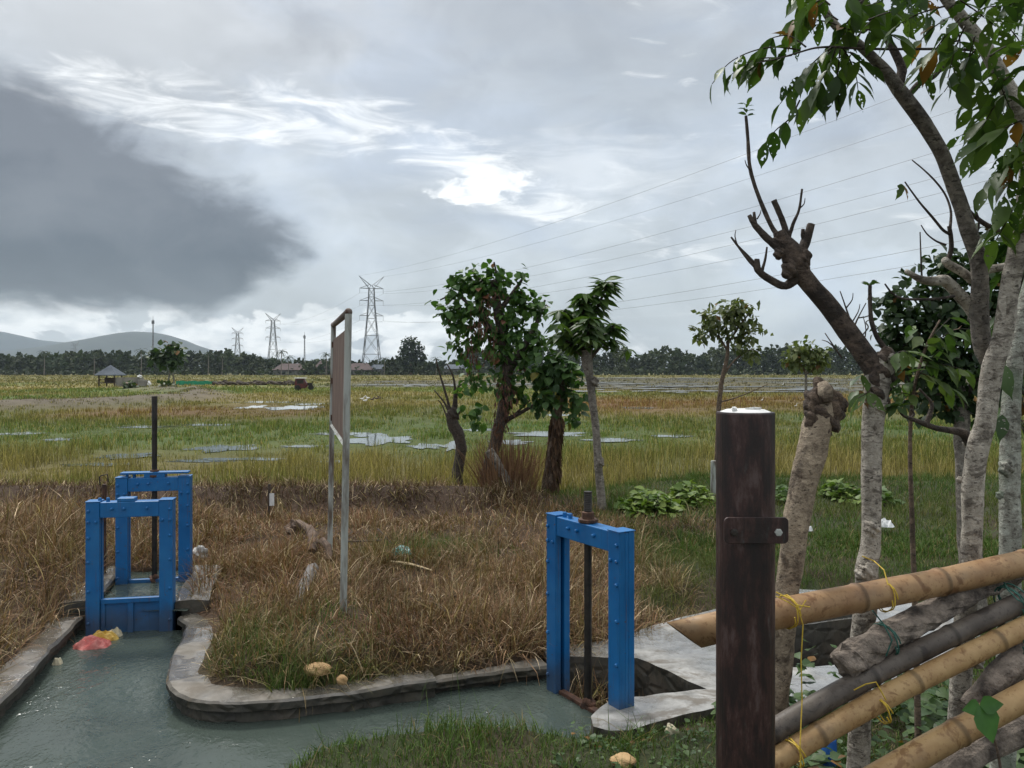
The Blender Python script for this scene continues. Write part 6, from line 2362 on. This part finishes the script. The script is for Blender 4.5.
parts = []
for (y0, y1, dens, nb, hgt, wid, seg) in ((12, 20, 28, 9, .36, .0115, 3), (20, 32, 16, 8, .27, .018, 2), (32, 52, 7, 7, .25, .026, 2), (52, 95, 2.2, 6, .24, .05, 2), (95, 190, .45, 5, .26, .11, 2), (190, 390, .075, 5, .3, .24, 2)):
    x, y = scatter(y0, y1, dens)
    row = .06 * np.sin(y * 9)
    k = (y > yb(x) + .1 - .5 * rng.random(len(x)))
    k &= puddle_clear(x, y)
    fl = flooded(x, y)
    k &= rng.random(len(x)) > fl * .72
    if y0 < 50:
        cl = fbm(x * .5, y * .35, 33)
        k &= rng.random(len(x)) < .2 + 1.3 * sstep(.34, .58, cl)
    x, y = x[k], y[k]
    z = natural_z(x, y) - .01
    cc = field_zone(x, y)
    lev = np.exp(-(dist_line(LEVEE, x, y) / 2.0) ** 2)
    cc = mixc(cc, (.13, .11, .08), lev * .8)
    cc = mixc(cc, (.085, .075, .042), flooded(x, y) * .8)
    hh = hgt * (.45 + 1.1 * fbm(x * .35, y * .25, 37)) * np.where(rng.random(len(x)) < .3, 1.25, .85) * (1 - .5 * lev) * rng.uniform(.75, 1.2, len(x))
    hh *= 1 + .25 * np.exp(-((y - 16) / 3) ** 2)
    hh *= 1 - .35 * np.exp(-((y - 27) / 7) ** 2)
    for (px0, py0, rx, ry) in PUDDLES:
        if py0 < 60:
            ax = np.abs(x - px0) / (rx * 1.15)
            hh = np.where((ax < 1) & (y < py0 + ry) & (y > py0 - ry - .16 * py0), hh * .4, hh)
    N = len(x) * nb
    idx = np.repeat(np.arange(len(x)), nb)
    sp_ = .07 * (1 + (y0 / 40))
    pos = np.stack([x[idx] + rng.normal(0, sp_, N), y[idx] + rng.normal(0, sp_, N), z[idx]], 1)
    c = cc[idx] * rng.uniform(.45, 1.5, (N, 1)) * np.repeat(rng.uniform(.75, 1.25, (len(x), 1)), nb, axis=0)
    yl = rng.random(N) < .2
    c[yl] = np.array(C_STRAW) * rng.uniform(.9, 1.9, (yl.sum(), 1))
    parts.append(blades(pos, hh[idx] * rng.uniform(.6, 1.15, N), wid * rng.uniform(.7, 1.4, N), np.abs(rng.normal(0, .22, N)), rng.normal(.35, .45, N), rng.uniform(0, 6.28, N), c, seg))
V, Fs, C = merge(parts)
tag(np_mesh('rice_plants', V, Fs, M_GRASS, None, C), 'yellow and green rice stubble standing in the wet field', 'rice', kind='stuff')

# --- dry grass on the banks
def bank_points(n, x0, x1, y0, y1):
    x, y = rng.uniform(x0, x1, n), rng.uniform(y0, y1, n)
    return x, y


parts = []
for (n, x0, x1, y0, y1) in ((62000, -3.1, 1.5, 4.7, 8.2), (46000, -4.0, 2.8, 8.2, 12.9), (40000, -7.2, -3.1, 4.2, 9.), (26000, -10, -3.6, 9., 12.9), (9000, -3.9, -2.8, 2.4, 5.2)):
    x, y = bank_points(n, x0, x1, y0, y1)
    k = ~keep_out(x, y) & (y < yb(x) + .3)
    g = green_here(x, y)
    dens = .35 + 1.1 * sstep(.3, .6, fbm(x * 1.4, y * 1.4, 55))
    k &= rng.random(n) < (1 - .88 * g) * dens
    k &= np.hypot((x - G(306, 586).x) / .16, (y - G(306, 586).y) / .5) > 1
    k &= (np.hypot((x - fb.x) / .22, (y - fb.y + .25) / .5) > 1) | (rng.random(n) < .25)
    x, y, g = x[k], y[k], g[k]
    m_ = len(x)
    z = ground_z(x, y) - .02
    tuft = fbm(x * 2.2, y * 2.2, 57)
    tall = sstep(.45, .7, tuft)
    edge = np.exp(-((y - 5.4) / .7) ** 2) * (x > -2.6) * (x < .3)
    h = rng.uniform(.14, .36, m_) * (.6 + .8 * tall) * (1 + .15 * edge) * np.where(x < -3, 1.2, 1.) * np.where(y > 8.5, .75, 1)
    c1 = mixc(C_DRYD, C_DRY, np.clip(rng.normal(.5, .28, m_), 0, 1.15))
    red = sstep(.5, .7, fbm(x * .9 + 9, y * .9, 58))
    c1 = mixc(c1, (.185, .09, .05), red * .5)
    ridge = np.exp(-((y - 11.4) / .8) ** 2) * (1 - sstep(-.6, 1.6, x))
    c1 = mixc(c1, (.06, .034, .024), ridge * .75)
    st_k = rng.random(m_) < .16
    c1[st_k] = np.array((.47, .36, .235)) * rng.uniform(.7, 1.25, (st_k.sum(), 1))
    c1 = mixc(c1, (.12, .125, .045), (g * .6 + .5 * (rng.random(m_) < .26)))
    yaw = fbm(x * 1.1, y * 1.1, 59) * 12 + rng.normal(0, 1.5, m_)
    parts.append(blades(np.stack([x, y, z], 1), h, rng.uniform(.0035, .0095, m_) * np.where(y > 8.2, 1.5, 1.), np.abs(rng.normal(.75, .5, m_)), rng.normal(1.1, .9, m_), yaw, c1 * rng.uniform(.5, 1.45, (m_, 1)), 3))
V, Fs, C = merge(parts)
tag(np_mesh('dry_grass', V, Fs, M_GRASS, None, C), 'matted brown dry grass covering the canal banks', 'dry grass', kind='stuff')

# --- green grass
parts = []
for (n, x0, x1, y0, y1, hs) in ((60000, -.2, 5.5, 5.4, 9.5, .10), (46000, .2, 9.5, 9.5, 15, .14), (34000, -1.7, 4.2, 3.0, 4.75, .09), (22000, -2.9, -.9, 4.7, 6.3, .13), (9000, -1.6, -.2, 7.6, 9.2, .12), (6000, -4.2, -3.0, 3.9, 5.4, .22), (16000, 1.2, 4.5, 4.4, 6.2, .12)):
    x, y = bank_points(n, x0, x1, y0, y1)
    k = ~keep_out(x, y) & (y < yb(x) + .3)
    g = green_here(x, y)
    bare = np.exp(-(((x - .62) / .3) ** 2 + ((y - 3.85) / .22) ** 2))
    k &= rng.random(n) < g * (.45 + .8 * sstep(.3, .6, fbm(x * 2, y * 2, 62))) * (1 - .9 * bare)
    x, y = x[k], y[k]
    m_ = len(x)
    z = ground_z(x, y)
    k2 = z > WZ + .02
    x, y, z = x[k2], y[k2], z[k2]
    m_ = len(x)
    tuft = sstep(.5, .72, fbm(x * 3, y * 3, 63))
    bankside = (y < 4.75) & (x < .75)
    h = hs * rng.uniform(.5, 1.4, m_) * (.7 + .8 * tuft) * np.where(bankside & (rng.random(m_) < .035), 2.6, 1)
    c1 = mixc((.04, .075, .018), (.10, .155, .036), np.clip(rng.normal(.5, .3, m_), 0, 1.2))
    dry = rng.random(m_) < .13
    c1[dry] = np.array((.2, .16, .075)) * rng.uniform(.7, 1.2, (dry.sum(), 1))
    c1 = mixc(c1, (.12, .12, .04), (sstep(.5, .7, fbm(x * .6, y * .6, 64)) * .5))
    parts.append(blades(np.stack([x, y, z - .01], 1), h, rng.uniform(.003, .007, m_) * np.where(y > 8, 1.7, 1.), np.abs(rng.normal(.3, .3, m_)), rng.normal(.8, .6, m_), rng.uniform(0, 6.28, m_), c1, 3))
V, Fs, C = merge(parts)
tag(np_mesh('green_grass', V, Fs, M_GRASS, None, C), 'short green grass on the bank and by the near water edge', 'grass', kind='stuff')

# --- broad-leaved weeds under the fence and along the near edge
T_, D2, L2, C2 = [], [], [], []
for k in range(340):
    if k < 230:
        x, y = rng.uniform(1.15, 3.1), rng.uniform(2.9, 4.6)
        s, hm2 = rng.uniform(.035, .095), rng.uniform(.05, .45)
    elif k < 290:
        x, y = rng.uniform(1.7, 3.2), rng.uniform(3.4, 4.6)
        s, hm2 = rng.uniform(.05, .09), rng.uniform(.05, .3)
    else:
        x, y = rng.uniform(.2, 1.4), rng.uniform(3.7, 4.2)
        s, hm2 = rng.uniform(.02, .045), rng.uniform(.02, .12)
    z0 = float(ground_z(np.array([x]), np.array([y]))[0])
    for q in range(7):
        a = rng.uniform(0, 6.28)
        T_.append((x + rng.normal(0, .03), y + rng.normal(0, .03), z0 + hm2 * rng.uniform(.2, 1)))
        D2.append((math.cos(a), math.sin(a), rng.uniform(-.3, .5)))
        L2.append(s * rng.uniform(.6, 1.2))
C2 = leafcol(len(T_), (.03, .065, .02), (.075, .125, .035), podd=.02)
V = leaf_mesh('weeds', None, M_LEAF2, T_, D2, L2, C2, LEAF_LOBE)
tag(V, 'broad leaved green weeds under the bamboo poles', 'weeds', kind='stuff')
